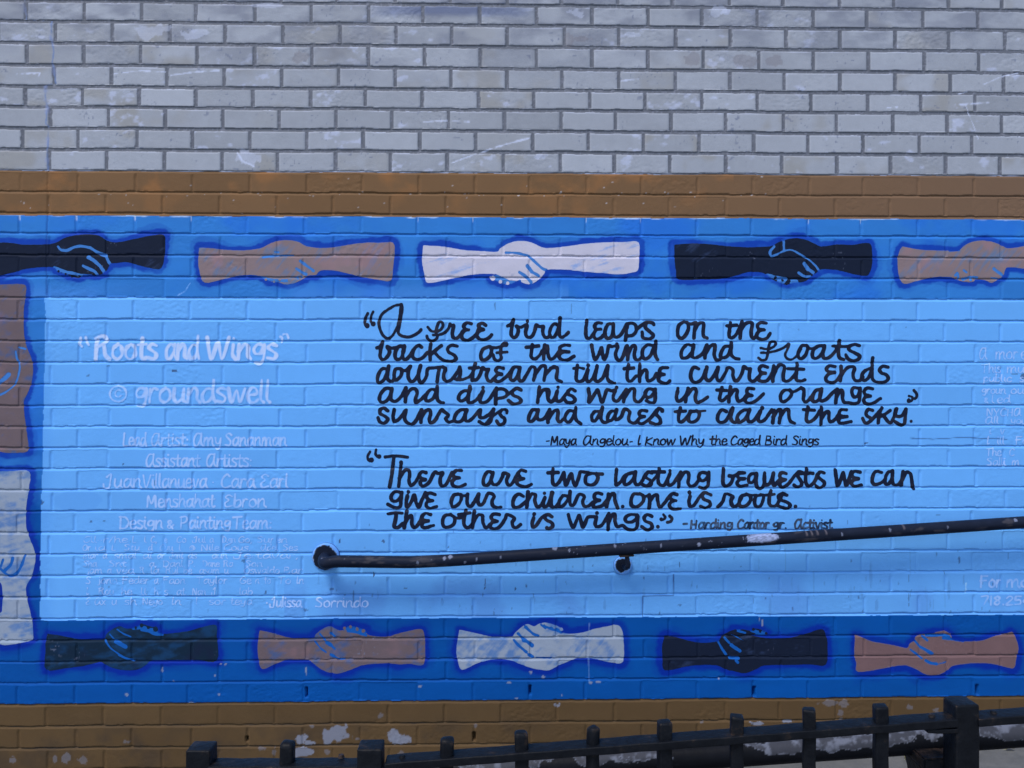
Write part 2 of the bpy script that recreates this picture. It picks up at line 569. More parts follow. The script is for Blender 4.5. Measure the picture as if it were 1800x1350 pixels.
# ------------------------------------------------------------------ the painted handshakes: outlines and the unpainted gaps in them
# (tile offset, tile scale, paint kind, outline, gaps)
HANDS = [
 (0, 390, 5.294, "dark", "-150,180 -40,190 100,195 200,210 330,212 430,208 520,195 600,150 700,125 800,115 900,122 960,150 1000,175 1060,190 1120,185 1250,160 1400,128 1520,120 1535,200 1530,320 1515,400 1480,440 1380,425 1260,395 1180,375 1100,380 1030,390 1000,440 960,480 890,500 800,490 740,520 690,515 620,490 540,465 500,425 420,420 330,425 230,440 100,475 -40,505 -150,520",
  "r9 540,230 555,250 575,262;r13 575,264 630,262 690,235 760,226 840,240;r15 840,240 920,290 985,315;r12 985,310 1010,370 1040,405;r17 825,330 880,365 930,410;r14 930,410 968,462;r13 772,408 830,437 880,460 905,488;r16 505,425 560,450 620,468;r14 620,468 690,480 750,500;r8 760,492 850,494;+r9 545,460;+r9 610,484;+r9 668,508;+r8 735,505"),
 (320, 390, 4.5, "tan", "135,203 240,210 360,222 470,225 560,218 630,205 700,170 760,150 830,145 910,155 980,190 1060,205 1150,205 1240,195 1370,172 1480,163 1560,165 1670,165 1680,260 1670,360 1650,465 1540,455 1420,435 1320,410 1200,385 1110,382 1075,400 1060,420 1000,425 960,450 900,480 830,495 760,480 690,470 630,445 600,425 520,420 420,430 320,455 180,480 140,400 128,300",
  "r11 640,280 720,268;r6 720,268 800,265 880,265;r8 735,238 765,240;r11 935,310 990,350 1040,388;r11 905,370 950,400 980,415;r13 615,440 680,455 760,465;r12 760,465 850,462 940,436;+r9 662,456;+r8 728,472;+r9 772,460;+r12 850,462 900,456;+r9 930,440"),
 (720, 400, 4.186, "white", "100,130 250,140 400,165 520,172 640,178 670,150 740,110 820,97 900,110 960,140 1020,150 1140,140 1280,120 1450,108 1600,105 1685,108 1690,220 1680,310 1640,330 1540,345 1420,335 1280,325 1150,310 1020,310 990,340 960,375 900,415 850,412 800,395 740,420 690,415 640,395 600,380 590,360 640,345 560,340 470,345 380,360 270,385 135,408 110,350 92,250 95,180",
  "r9 708,184 780,186 870,205;r10 870,205 920,250 975,300 1005,312;r13 866,282 900,325;r9 900,325 950,355;r12 808,328 860,365 895,402;r9 632,352 690,375 760,405 810,392;r17 615,365 670,390 740,405;+r14 613,374;+r12 668,399;+r13 722,409;r8 740,395 790,400"),
 (1160, 390, 4.5, "dark", "115,180 250,170 380,175 520,190 660,200 800,198 880,190 940,160 1000,140 1070,128 1150,140 1220,170 1280,195 1400,178 1520,182 1655,168 1678,240 1680,330 1660,400 1630,425 1540,415 1440,390 1380,378 1280,375 1240,400 1200,430 1150,470 1080,480 1000,495 930,475 870,440 820,405 740,395 680,400 600,425 480,450 330,455 150,455 125,380 115,280",
  "r9 980,150 982,225;r10 905,195 872,235 882,270 930,255;r8 930,255 980,230 1040,222 1110,255;r7 1110,255 1180,300 1230,345;r9 1230,345 1255,380;r17 1142,332 1170,370;r12 1170,370 1210,400;r10 1097,402 1140,430 1190,430;r16 850,422 920,440 1000,455;r16 940,470 1080,472;+r9 915,440;+r9 970,460;+r11 1020,465 1002,488;+r9 1120,446"),
 (1540, 400, 6.923, "tan", "320,230 420,250 560,270 700,278 860,280 1000,280 1060,230 1140,185 1240,160 1340,162 1450,185 1540,225 1600,250 1700,245 1850,215 2000,205 2200,205 2200,540 2000,530 1850,510 1720,490 1600,485 1570,520 1550,580 1500,620 1440,660 1390,670 1330,640 1220,630 1180,660 1080,660 1000,640 940,610 860,600 740,600 620,620 480,655 345,685 290,620 270,520 262,380 285,280",
  "r16 1432,502 1480,540 1530,575;r15 965,580 990,555 1000,620;r12 1065,520 1100,545;r18 1060,630 1150,600 1155,640;r12 1230,610 1180,600;r9 1400,610 1480,620;r10 890,285 1010,280"),
 (60, 1080, 5.294, "teal", "120,180 240,195 360,220 480,235 640,235 665,190 710,150 750,125 800,110 860,130 940,120 1000,90 1060,105 1150,130 1160,165 1210,180 1330,170 1450,150 1560,120 1690,98 1700,200 1700,430 1500,425 1300,425 1100,432 1040,470 970,510 880,520 780,510 690,480 620,445 560,455 450,480 300,500 110,515 105,350 110,230",
  "r8 660,238 710,310 790,370;r11 790,375 850,405 930,430;r8 702,182 750,235;r20 760,252 805,275 850,300;r8 772,138 830,178 900,208;r18 925,122 1000,118 1070,135 1140,150;r14 1000,145 1060,155 1120,180 1190,186;+r17 1000,101;+r15 1063,121;+r19 1130,136;+r9 945,122"),
 (430, 1080, 5.294, "tan", "140,148 230,165 320,190 400,212 500,225 640,222 660,185 720,140 780,110 830,125 900,150 960,110 1040,115 1120,145 1150,190 1240,205 1340,205 1420,180 1520,155 1640,135 1670,180 1680,280 1665,465 1540,460 1440,465 1340,455 1200,460 1090,475 1000,510 900,545 830,550 750,530 680,490 610,435 540,425 400,425 290,460 165,508 130,420 120,290",
  "r7 655,250 700,310 760,355;r13 800,375 830,390;r8 830,390 880,415 930,415;r7 700,180 750,240;r15 765,262 800,285;r10 800,285 838,322;r10 800,172 840,202;r19 925,127 1000,125 1060,145 1120,160;r12 960,155 1040,165 1130,195;+r11 930,127;+r14 985,115;+r15 1047,138;+r17 1105,153"),
 (780, 1080, 5.294, "white", "145,140 260,165 370,190 480,210 630,208 660,175 720,120 780,90 840,110 890,85 950,75 1040,100 1110,140 1100,165 1180,180 1280,170 1400,135 1520,110 1620,98 1660,150 1675,260 1668,440 1560,450 1460,425 1350,410 1220,415 1130,450 1060,480 980,520 900,515 820,500 720,465 630,430 520,418 400,430 300,460 170,515 130,430 118,320",
  "r12 652,238 700,290 770,350;r15 790,375 830,395;r8 860,402 970,405 1000,403;r11 692,178 740,228;r17 745,240 790,262 820,288;r12 760,117 830,178 880,200;r16 940,105 1000,130 1060,148 1095,162;r9 905,95 950,130;+r11 955,92 990,104;+r14 1030,118;+r13 1095,139"),
 (1140, 1080, 5.294, "dark", "150,195 260,215 380,245 500,265 640,250 680,205 740,165 800,140 880,140 950,150 1000,130 1070,150 1110,180 1060,200 960,195 1100,222 1250,222 1360,210 1480,175 1610,138 1650,190 1665,290 1650,465 1500,465 1300,470 1080,475 1000,510 900,545 800,530 700,505 640,475 500,470 350,485 150,520 130,400 125,300",
  "r9 645,250 690,330;r12 690,330 718,368;r3 720,370 760,385;r11 708,217 750,262;r15 770,285 850,340;r5 770,188 830,215 880,243;r12 755,402 835,408;r14 812,430 832,448;r9 830,152 900,172;r19 960,150 1020,165 1090,182;r13 1000,190 1060,200 1140,208;+r13 976,139;+r12 1040,159;+r11 1095,176"),
 (1480, 1090, 5.625, "rose", "130,150 190,165 280,205 400,230 520,250 640,275 670,230 720,200 725,165 800,140 900,130 960,115 1030,110 1080,150 1100,190 1200,210 1330,208 1420,190 1500,160 1600,140 1680,115 1720,180 1745,280 1725,380 1700,475 1600,460 1500,435 1350,425 1200,435 1090,455 1040,500 960,540 900,550 820,535 740,490 640,450 540,455 400,480 160,512 140,420 120,330",
  "r10 675,290 730,330 790,378;r10 720,205 770,260;r14 780,268 830,295 890,332;r12 795,160 845,200;r14 830,400 880,425 935,432;r5 940,437 1030,415;r14 835,150 900,150 980,145 1060,165;r12 1000,180 1100,190 1200,206;+r9 930,128 1010,116;+r13 1068,140"),
 (0, 490, 4.217, "tan", "-160,45 -60,45 60,40 150,38 195,60 185,160 175,250 180,420 200,510 230,580 245,660 235,760 200,860 175,920 185,1040 205,1180 207,1275 130,1290 40,1290 -60,1270 -160,1270",
  "r16 -40,790 20,750 62,712;r7 -40,880 50,835 110,780 140,700 145,640 125,590 118,540;r6 140,508 190,520"),
 (0, 810, 3.97, "white", "-60,75 60,72 205,75 200,200 185,310 180,420 190,490 215,560 240,620 248,690 235,760 215,820 185,870 185,930 200,1010 220,1090 230,1200 225,1250 150,1270 60,1285 0,1280 -60,1240 -60,1100 5,1060 15,1030 18,930 5,850 -60,800",
  "r10 5,755 60,800 110,790 150,730 175,660;r10 30,770 75,725 90,680;r8 5,740 22,690"),
]
INK = {"dark": lin(19, 28, 48), "teal": lin(16, 36, 56), "tan": lin(124, 108, 112), "rose": lin(108, 85, 88), "white": lin(180, 178, 197)}
GAIN = 1.25                                  # photograph's value -> the paint's own colour (rig: see the sun and sky above)


def hand_poly(h):
    P = pts(h[4])
    P = np.vstack([P, P[:1]])
    P = catmull(P, 4)[:-1]
    return np.stack(at(h[0] + P[:, 0] / h[2], h[1] + P[:, 1] / h[2]), 1)


def strokes_field(F, gx, gz, data, ox, oz, sc, r_def, seed=0, rough=0.10, smooth=6, cal=0.0):
    rs_ = np.random.RandomState(seed)
    for s in data.split(";"):
        s = s.strip()
        if not s:
            continue
        r = r_def
        if s[0] == 'r':
            a, s = s.split(" ", 1)
            r = float(a[1:])
        P = pts(s)
        if len(P) > 1:
            P = catmull(P, smooth)
        x, z = at(ox + P[:, 0] / sc, oz + P[:, 1] / sc)
        rr = r / sc * MPP * (1 + rough * np.interp(np.arange(len(P)), np.arange(0, len(P) + 8, 4), rs_.uniform(-1, 1, len(np.arange(0, len(P) + 8, 4)))))
        if cal and len(P) > 2:                            # a flat brush: fuller on the down strokes
            d_ = np.gradient(P, axis=0)
            rr = rr * (1 - cal + 2 * cal * np.abs(d_[:, 1]) / (np.hypot(d_[:, 0], d_[:, 1]) + 1e-9))
        if len(P) == 1:
            seg_dist(F, gx, gz, (x[0], z[0]), (x[0] + 1e-5, z[0]), rr[0], rr[0])
        for k in range(len(P) - 1):
            seg_dist(F, gx, gz, (x[k], z[k]), (x[k + 1], z[k + 1]), rr[k], rr[k + 1])


AURA = np.full(X.shape, 1.0)
HAND_SHAPES = []
for h in HANDS:
    P = hand_poly(h)
    HAND_SHAPES.append(P)
    i0, i1 = np.searchsorted(xs, P[:, 0].min() - 0.06), np.searchsorted(xs, P[:, 0].max() + 0.06)
    j0, j1 = np.searchsorted(zs, P[:, 1].min() - 0.06), np.searchsorted(zs, P[:, 1].max() + 0.06)
    S = poly_sdf(xs[i0:i1], zs[j0:j1], P)
    AURA[i0:i1, j0:j1] = np.minimum(AURA[i0:i1, j0:j1], S)

# ------------------------------------------------------------------ the colours of the wall's own surface
# bare brick: grey glaze, each brick its own tone, stains, soot, scratches
c_brick = lin(144, 149, 161) * GAIN
c_mort = lin(91, 95, 106) * GAIN
T_ = tone_b[kk, bi]
W_ = warm_b[kk, bi]
col = np.empty(X.shape + (3,))
cb = np.ones(X.shape + (3,)) * c_brick
cb = cb * (1 + 0.055 * T_ + 0.07 * fbm(X, Z, 0.09, 61, 4))[..., None]
warm = np.clip((W_ - 0.55) * 3, 0, 1) * sstep(-0.15, 0.35, fbm(X, Z, 0.10, 67, 3))
cb = mix(cb, np.array(lin(136, 136, 138) * GAIN), warm * 0.8)
pale = sstep(0.25, 0.55, fbm(X, Z * 1.6, 0.045, 71, 4)) * (rough_b[kk, bi] > 0.6)
cb = mix(cb, np.array(lin(176, 184, 212) * GAIN), pale * 0.55)
soot = sstep(170, 20, PY + 40 * fbm(X, Z, 0.5, 73, 3)) * sstep(-0.35, 0.5, fbm(X, Z * 2.2, 0.11, 79, 4))
cb = mix(cb, np.array(lin(104, 109, 126) * GAIN), soot * 0.7)
streak = sstep(16, 4, np.abs(PY - 19 - 4 * vnoise(X, Z * 0, 0.2, 83))) * sstep(620, 700, PX) * sstep(960, 900, PX) * (mort < .3)
cb = mix(cb, np.array(lin(84, 96, 130) * GAIN), streak * 0.7)
top_pale = sstep(0.006, 0.0, vtop - jm + 0.001) * sstep(-0.1, 0.5, fbm(X, Z, 0.05, 87, 3))   # paler patches along the top arrises
cb = mix(cb, np.array(lin(180, 188, 214) * GAIN), top_pale * 0.55)
pits = sstep(0.62, 0.75, vnoise(X, Z, 0.0075, 91)) * sstep(0.1, 0.5, fbm(X, Z, 0.06, 93, 3))
cb = mix(cb, np.array(lin(90, 98, 124) * GAIN), pits * 0.6)
cm = np.ones(X.shape + (3,)) * c_mort * (1 + 0.16 * fbm(X, Z, 0.05, 97, 4))[..., None]
sand = vnoise(X, Z, 0.0052, 99)
cm = mix(cm, np.array(lin(128, 130, 146) * GAIN), sstep(0.2, 0.8, sand) * 0.45)
mm = sstep(0.22, 0.5, mort + 0.10 * fbm(X, Z, 0.010, 101, 2))
cbare = mix(cb, cm, mm)


def scratch(C, line, w, c, a, seed):
    F = np.full(X.shape, 1.0)
    P = pts(line)
    x, z = at(P[:, 0], P[:, 1])
    for k in range(len(P) - 1):
        seg_dist(F, xs, zs, (x[k], z[k]), (x[k + 1], z[k + 1]), 0, 0)
    m = sstep(w * MPP, w * MPP * 0.35, F + 0.5 * w * MPP * fbm(X, Z, 0.012, seed, 2)) * sstep(-0.6, 0.0, fbm(X, Z, 0.02, seed + 5, 2))
    return mix(C, np.asarray(c), m * a)


def blob(C, cx, cy, rx, ry, c, a, seed, rag=0.45):
    x, z = at([cx], [cy])
    i0, i1 = np.searchsorted(xs, x[0] - 2 * rx * MPP - .01), np.searchsorted(xs, x[0] + 2 * rx * MPP + .01)
    j0, j1 = np.searchsorted(zs, z[0] - 2 * ry * MPP - .01), np.searchsorted(zs, z[0] + 2 * ry * MPP + .01)
    xx, zz = X[i0:i1, j0:j1], Z[i0:i1, j0:j1]
    q = np.hypot((xx - x[0]) / (rx * MPP), (zz - z[0]) / (ry * MPP)) + rag * fbm(xx, zz, max(rx, ry) * MPP * 0.8, seed, 4)
    C[i0:i1, j0:j1] = mix(C[i0:i1, j0:j1], np.asarray(c), sstep(1.08, 0.92, q) * a)
    return C


c_scr = lin(186, 194, 220) * GAIN
for k, (ln, w) in enumerate([("862,262 895,252 930,243", 2.6), ("795,286 830,273 862,262", 1.6), ("1730,148 1762,134 1790,128", 1.4),
                             ("1685,184 1715,182 1740,180", 2.2), ("1685,165 1700,161", 1.5), ("200,130 245,124 290,126", 1.6),
                             ("300,132 345,126 385,124", 2.0), ("745,214 785,212", 2.0), ("795,213 825,214", 1.3), ("1092,142 1122,139", 1.8),
                             ("415,265 425,282 445,292", 2.5), ("30,130 70,128 68,133", 2.0), ("1695,178 1720,245", 0.9), ("1560,189 1578,188", 1.4)]):
    cbare = scratch(cbare, ln, w, c_scr, 0.75, 200 + k * 7)
for k, (x_, y_, rx, ry) in enumerate([(265, 57, 26, 10), (345, 60, 18, 6), (440, 276, 16, 13), (1010, 22, 14, 7), (1110, 60, 25, 7), (1260, 20, 15, 7), (485, 9, 30, 3)]):
    cbare = blob(cbare, x_, y_, rx, ry, c_scr, 0.34, 300 + k, 1.5)
for k, (x_, y_, rx, ry) in enumerate([(1000, 70, 12, 9), (1020, 68, 16, 4), (1360, 108, 16, 9), (530, 100, 12, 12), (1220, 103, 14, 12), (1310, 108, 20, 13)]):
    cbare = blob(cbare, x_, y_, rx, ry, lin(112, 108, 116) * GAIN, 0.45, 340 + k, 0.8)
ck = crk * sstep(-0.7, 0.1, fbm(X, Z, 0.03, 111, 2))
cbare = mix(cbare, np.array(lin(92, 116, 165) * GAIN), ck * 0.75)
cbare = mix(cbare, np.array(lin(125, 140, 190) * GAIN), sstep(0.012, 0.003, np.abs(X - crx)) * 0.35 * sstep(0, 0.5, fbm(X, Z, 0.04, 113, 3)))

# brown bands
c_br0, c_br1 = lin(108, 82, 58) * GAIN, lin(138, 96, 60) * GAIN
cbr = np.ones(X.shape + (3,)) * c_br0 * (1 + 0.05 * fbm(X, Z, 0.2, 121, 4) + 0.03 * T_)[..., None]
thin = sstep(0.05, 0.65, fbm(X, Z * 1.3, 0.11, 123, 4)) * (PX < 1290) * np.where(kk == NTOP + 8, 1.0, 0.5)
cbr = mix(cbr, c_br1, thin * 0.65)
rose = sstep(900, 1900, PX)
cbr = mix(cbr, np.array(lin(108, 88, 76) * GAIN), rose * 0.6)
c_low = lin(84, 66, 45) * GAIN
clw = np.ones(X.shape + (3,)) * c_low * (1 + 0.09 * fbm(X, Z, 0.14, 127, 4) + 0.035 * T_)[..., None]
clw = mix(clw, np.array(lin(58, 50, 44) * GAIN), sstep(-0.1, 0.6, fbm(X, Z, 0.11, 131, 5)) * sstep(1245, 1300, PY) * 0.55)
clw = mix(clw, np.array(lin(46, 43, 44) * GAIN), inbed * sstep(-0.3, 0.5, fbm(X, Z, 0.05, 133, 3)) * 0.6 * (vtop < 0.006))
cbrown = np.where(brown_b[..., None], clw, cbr)
c_chip = lin(118, 122, 138) * GAIN
CH = [(592, 1292, 20, 15), (528, 1301, 12, 8), (543, 1306, 8, 4), (530, 1322, 18, 7), (482, 1322, 4, 7), (575, 1322, 5, 4), (460, 1315, 7, 3), (703, 1299, 15, 9), (548, 1277, 4, 2),
      (668, 1258.5, 4.5, 4), (692, 1292, 9, 12), (117, 1332, 7, 10), (146, 1336, 8, 9), (96, 1334, 5, 7), (23, 1336, 6, 5), (222, 1304, 7, 4), (1456, 1235.5, 14, 4.5), (1484, 1237, 8, 6),
      (1478, 1254, 5, 9), (1599, 1243, 6, 4.5), (1645, 1249, 5, 4), (1235, 1270, 3, 3), (978, 1240, 6, 4), (1330, 1272, 12, 3), (1385, 1268, 10, 2.5), (705, 1324, 5, 4), (628, 1299, 3, 2), (835, 1276, 3, 4)]
for k, (x_, y_, rx, ry) in enumerate(CH):
    cbrown = blob(cbrown, x_, y_, rx, ry, c_chip * (0.95 + 0.1 * (k % 3) / 2), 0.9 if k in (0, 1, 2, 3, 7, 10, 22, 23, 24) else 0.35, 400 + k, 0.95)

# the blue frame and the pale blue panel
c_top, c_bot = lin(45, 113, 188) * GAIN, lin(3, 76, 154) * GAIN * 0.9
low = sstep(700, 1010, PY + 120 * fbm(X, Z * 2, 0.10, 139, 4))          # the left strip goes from the upper blue to the darker lower blue
low = np.where(PY > 1075, 1.0, low)
side = sstep(100, 60, PX) * (PY > 522) * (PY < 1090)
cf = mix(np.ones(X.shape + (3,)) * c_top, c_bot, np.clip(low + 0.15 * side, 0, 1))
br_ = fbm(X * 0.6, Z * 2.0, 0.05, 141, 4)
cf = cf * (1 + 0.06 * br_ + 0.025 * T_)[..., None]
deep = sstep(-0.1, 0.5, fbm(X, Z * 1.2, 0.20, 143, 4))
cf = mix(cf, np.array(lin(30, 98, 200) * GAIN), deep * 0.55 * (1 - low))
wash = sstep(492, 520, PY) * (PY < 523) * sstep(-0.3, 0.3, fbm(X, Z, 0.25, 147, 3)) * (PX < 1000)
cf = mix(cf, np.array(lin(78, 136, 214) * GAIN), wash * 0.35)
c_aura = mix(np.ones(X.shape + (3,)) * lin(13, 56, 156) * GAIN, lin(3, 38, 140) * GAIN, low)
wdt = 0.0175 + 0.008 * fbm(X, Z, 0.11, 151, 2)
blur = 0.0038 + 0.0045 * low
au = sstep(blur, -blur, AURA - wdt + 0.007 * fbm(X * 0.7, Z * 2, 0.022, 153, 3))
halo = sstep(0.004 + 0.012 * low, -0.004, AURA - wdt * (1.75 + 0.5 * fbm(X, Z, 0.07, 155, 2)) + 0.006 * fbm(X * 0.6, Z * 2, 0.02, 156, 3)) * 0.30 * sstep(-0.5, 0.2, fbm(X, Z, 0.12, 158, 3))
au = np.clip(au * (0.62 + 0.30 * fbm(X, Z, 0.05, 157, 3) + 0.22) + halo, 0, 0.96)
au = au * sstep(-0.0035, -0.0005, AURA + 0.0012 * fbm(X, Z, 0.012, 159, 2))
cf = mix(cf, c_aura, au)
cf = mix(cf, mix(np.ones(X.shape + (3,)) * lin(58, 113, 184) * GAIN, lin(18, 84, 164) * GAIN, low), sstep(-0.001, -0.0045, AURA))
cp_ = np.ones(X.shape + (3,)) * lin(95, 159, 226) * GAIN
cp_ = cp_ * (1 + 0.035 * fbm(X, Z, 0.35, 161, 4) + 0.02 * T_)[..., None]
cp_ = mix(cp_, np.array(lin(74, 138, 214) * GAIN), sstep(105, 70, PX + 12 * fbm(X, Z, 0.05, 163, 2)) * 0.35)
sm = sstep(0.0, 0.5, fbm(X, Z, 0.16, 165, 4)) * sstep(985, 1040, PY) * (PX > 500)
cp_ = mix(cp_, np.array(lin(84, 134, 204) * GAIN), sm * 0.5)
cp_ = blob(cp_, 140, 880, 46, 17, lin(78, 138, 212) * GAIN, 0.3, 171, 0.5)
for k, (x_, y_, rx, ry, a) in enumerate([(306, 652, 5, 2.5, .8), (155, 660, 3, 1.5, .6), (190, 643, 3, 1, .5), (597, 952, 1.5, 4, .8), (674, 952, 2.5, 2.2, .8), (657, 1008, 1.3, 5, .9), (788, 962, 1.5, 2, .6),
                                         (1195, 993, 1, 4, .8), (853, 1022, 1, 4, .9), (852, 1034, 1, 2, .9), (906, 1035, 1, 2, .9), (925, 1030, 1.4, 3, .7), (712, 1034, 3, 1.5, .6), (583, 1036, 5, 2, .6), (467, 1042, 2, 3, .7), (428, 986, 3, 3, .6),
                                         (621, 1048, 1, 9, .6), (538, 1073, 3, 2, .6), (1650, 905, 4, 1, .5), (1686, 985, 1.5, 6, .6), (1522, 779, 3, 2, .8), (216, 816, 1.6, 2, .8), (1785, 657, 6, 1, .6), (1798, 662, 4, 6, .7), (273, 849, 2, 5, .7),
                                         (74, 883, 4, 4, .7), (65, 933, 3, 2.5, .7), (1597, 1057, .8, 14, .7), (1598, 1018, .8, 8, .5), (1195, 1063, 3, 2, .5), (160, 917, 2, 1.5, .7), (183, 916, 2, 1.5, .7), (878, 1240, 2, 1, .5), (400, 928, 2, 1, .5), (575, 975, 3, 2, .3), (870, 540, 1, 8, .5), (1004, 543, .8, 9, .5), (1404, 579, 1.5, 2, .4), (1593, 576, 2, 1.4, .5)]):
    cp_ = blob(cp_, x_, y_, rx, ry, lin(48, 56, 84) * GAIN, a, 500 + k, 0.7)
cp_ = scratch(cp_, "1698,1025 1698,1042", 1.2, lin(150, 196, 250) * GAIN, .9, 590)
for k in range(160):                                       # small knocks and drips, thickest under the rail
    x_, y_ = rs.uniform(90, 1795), 1080 - abs(rs.normal(0, 90))
    if x_ < 520 and rs.rand() < .6:
        continue
    cp_ = blob(cp_, x_, y_, rs.uniform(.5, 1.5), rs.uniform(.8, 4.5), lin(50, 66, 110) * GAIN, rs.uniform(.15, .6), 600 + k, 0.8)
for k in range(34):                                        # thin run-off stains below the rail
    x_, y_ = rs.uniform(540, 1790), rs.uniform(985, 1070)
    cp_ = blob(cp_, x_, y_, rs.uniform(1.0, 2.6), rs.uniform(7, 22), lin(60, 90, 140) * GAIN, rs.uniform(.08, .28), 1700 + k, 0.7)
crackl = np.full(X.shape, 1.0)
for ln in ("1130,1093 1130,1048 1184,1047", "1184,1047 1184,1010", "1600,770 1640,772 1690,769 1770,772"):
    P = pts(ln)
    x, z = at(P[:, 0], P[:, 1])
    for k in range(len(P) - 1):
        seg_dist(crackl, xs, zs, (x[k], z[k]), (x[k + 1], z[k + 1]), 0, 0)
cp_ = mix(cp_, np.array(lin(38, 62, 120) * GAIN), sstep(1.3 * MPP, 0.5 * MPP, crackl + 0.0008 * fbm(X, Z, 0.02, 175, 2)) * 0.75)
for k, (x_, y_, rx, ry) in enumerate([(285, 1179, 1.6, 4), (378, 1187, 1.6, 3), (388, 1167.5, 2.4, 2), (397, 1167.5, 2.4, 2), (222, 1221, 3.5, 2.6), (385, 1221, 2, 2), (305, 1198, 1.5, 1.5), (895, 1200, 4, 2), (955, 1190.5, 3.4, 2.6), (738, 1206.5, 3.5, 1.8), (933, 1182, 2.5, 3),
                                      (1052, 1198.5, 5, 1.8), (1038, 1200, 3, 2), (1264, 1193, 1.6, 1.6), (908, 1228, 3, 1.4), (336, 1236, 6, 1.6), (538, 1180, 1.3, 8), (1340, 1095, 1.2, 6), (1335, 1089, 1, 3), (988, 1222, 1, 1.5)]):
    cf = blob(cf, x_, y_, rx, ry, lin(128, 136, 156) * GAIN, 0.75, 700 + k, 0.6)
cf = scratch(cf, "1036,1095 1034,1140 1036,1200", 1.3, lin(110, 150, 200) * GAIN, .4, 730)
cf = scratch(cf, "311,520 325,512 334,498", 1.2, lin(120, 168, 230) * GAIN, .8, 740)
cf = mix(cf, np.array(lin(30, 60, 130) * GAIN), crk * 0.45)
# paint pooled in the joints; the white primer showing along the masked edge under the brown
prim = np.abs(Zw - (Z_BLUE0 + e1 * 0.7) + 0.0012)
pw = sstep(0.0022, 0.0006, prim + 0.0012 * fbm(X, Z, 0.03, 181, 3)) * sstep(-0.25, 0.35, fbm(X, Z * 0, 0.07, 183, 3))
drips = sstep(0.004, 0.002, dist) * sstep(0.016, 0.004, np.abs(Zw - Z_BLUE0 + 0.006)) * (warm_b[kk, bi] > 0.55) * (Zw < Z_BLUE0)
cf = mix(cf, np.array(lin(190, 212, 246) * GAIN), np.clip(pw * 0.85 + drips * 0.7, 0, 1))
pb = sstep(0.0026, 0.0008, np.abs(Zw - (Z_BROWN0 + e1) - 0.001) + 0.0016 * fbm(X, Z, 0.025, 187, 3)) * sstep(-0.3, 0.2, fbm(X, Z * 0, 0.10, 189, 3))
cbare = mix(cbare, np.array(lin(168, 178, 206) * GAIN), pb * 0.8)
for k in range(90):                                         # flecks of primer on the upper brown band
    x_, y_ = rs.uniform(0, 1800), rs.choice([rs.uniform(338, 346), rs.uniform(310, 375)])
    cbrown = blob(cbrown, x_, y_, rs.uniform(.6, 2.2), rs.uniform(.5, 1.3), lin(178, 176, 184) * GAIN, rs.uniform(.2, .7) * (x_ < 1350), 760 + k, 0.8)

PAINT = np.where(is_bare[..., None], cbare, np.where((brown_t | brown_b)[..., None], cbrown, np.where(panel[..., None], cp_, cf)))

# ------------------------------------------------------------------ build the wall as the parts one sees
WALL = thing("brick_wall", "long brick wall, grey bricks above and a blue mural with handshakes and handwriting below", "wall", (0, 0, 0))
region = np.where(is_bare, 0, np.where(brown_t, 1, np.where(brown_b, 2, np.where(panel, 3, 4))))
rc = region[:-1, :-1]
nxg, nzg = X.shape
VV = np.stack([X, REC, Z], -1).reshape(-1, 3)
CCv = PAINT.reshape(-1, 3)
I, J = np.meshgrid(np.arange(nxg - 1), np.arange(nzg - 1), indexing='ij')
Q = np.stack([I * nzg + J, (I + 1) * nzg + J, (I + 1) * nzg + J + 1, I * nzg + J + 1], -1)
for r, (nm, mt, lb) in enumerate([("bare_brickwork", M_BARE, "unpainted grey brickwork with recessed dark mortar"), ("brown_band", M_MURAL, "brown painted band, two courses high, above the blue"),
                                  ("brown_base", M_MURAL, "dark brown painted base with flaked white patches"), ("blue_panel", M_MURAL, "pale blue panel that carries the writing"),
                                  ("blue_frame", M_MURAL, "deep blue frame with cobalt brush strokes round the handshakes")]):
    q = Q[rc == r].reshape(-1)
    ids, inv = np.unique(q, return_inverse=True)
    link(nm, np_mesh(nm, VV[ids], inv.ravel(), np.arange(len(q) // 4) * 4, mt, CCv[ids]), WALL, lb)
# the wall's thickness: sides, back and coping (out of the picture)
bm = bmesh.new()
for a, b in (((xs[0], 0.05, zs[0]), (xs[-1], 0.30, zs[-1])),):
    bmesh.ops.create_cube(bm, size=1, matrix=Matrix.Translation([(a[i] + b[i]) / 2 for i in range(3)]) @ Matrix.Diagonal([b[i] - a[i] for i in range(3)] + [1]))
link("wall_core", bm_mesh("wall_core", bm, M_PAVE), WALL)

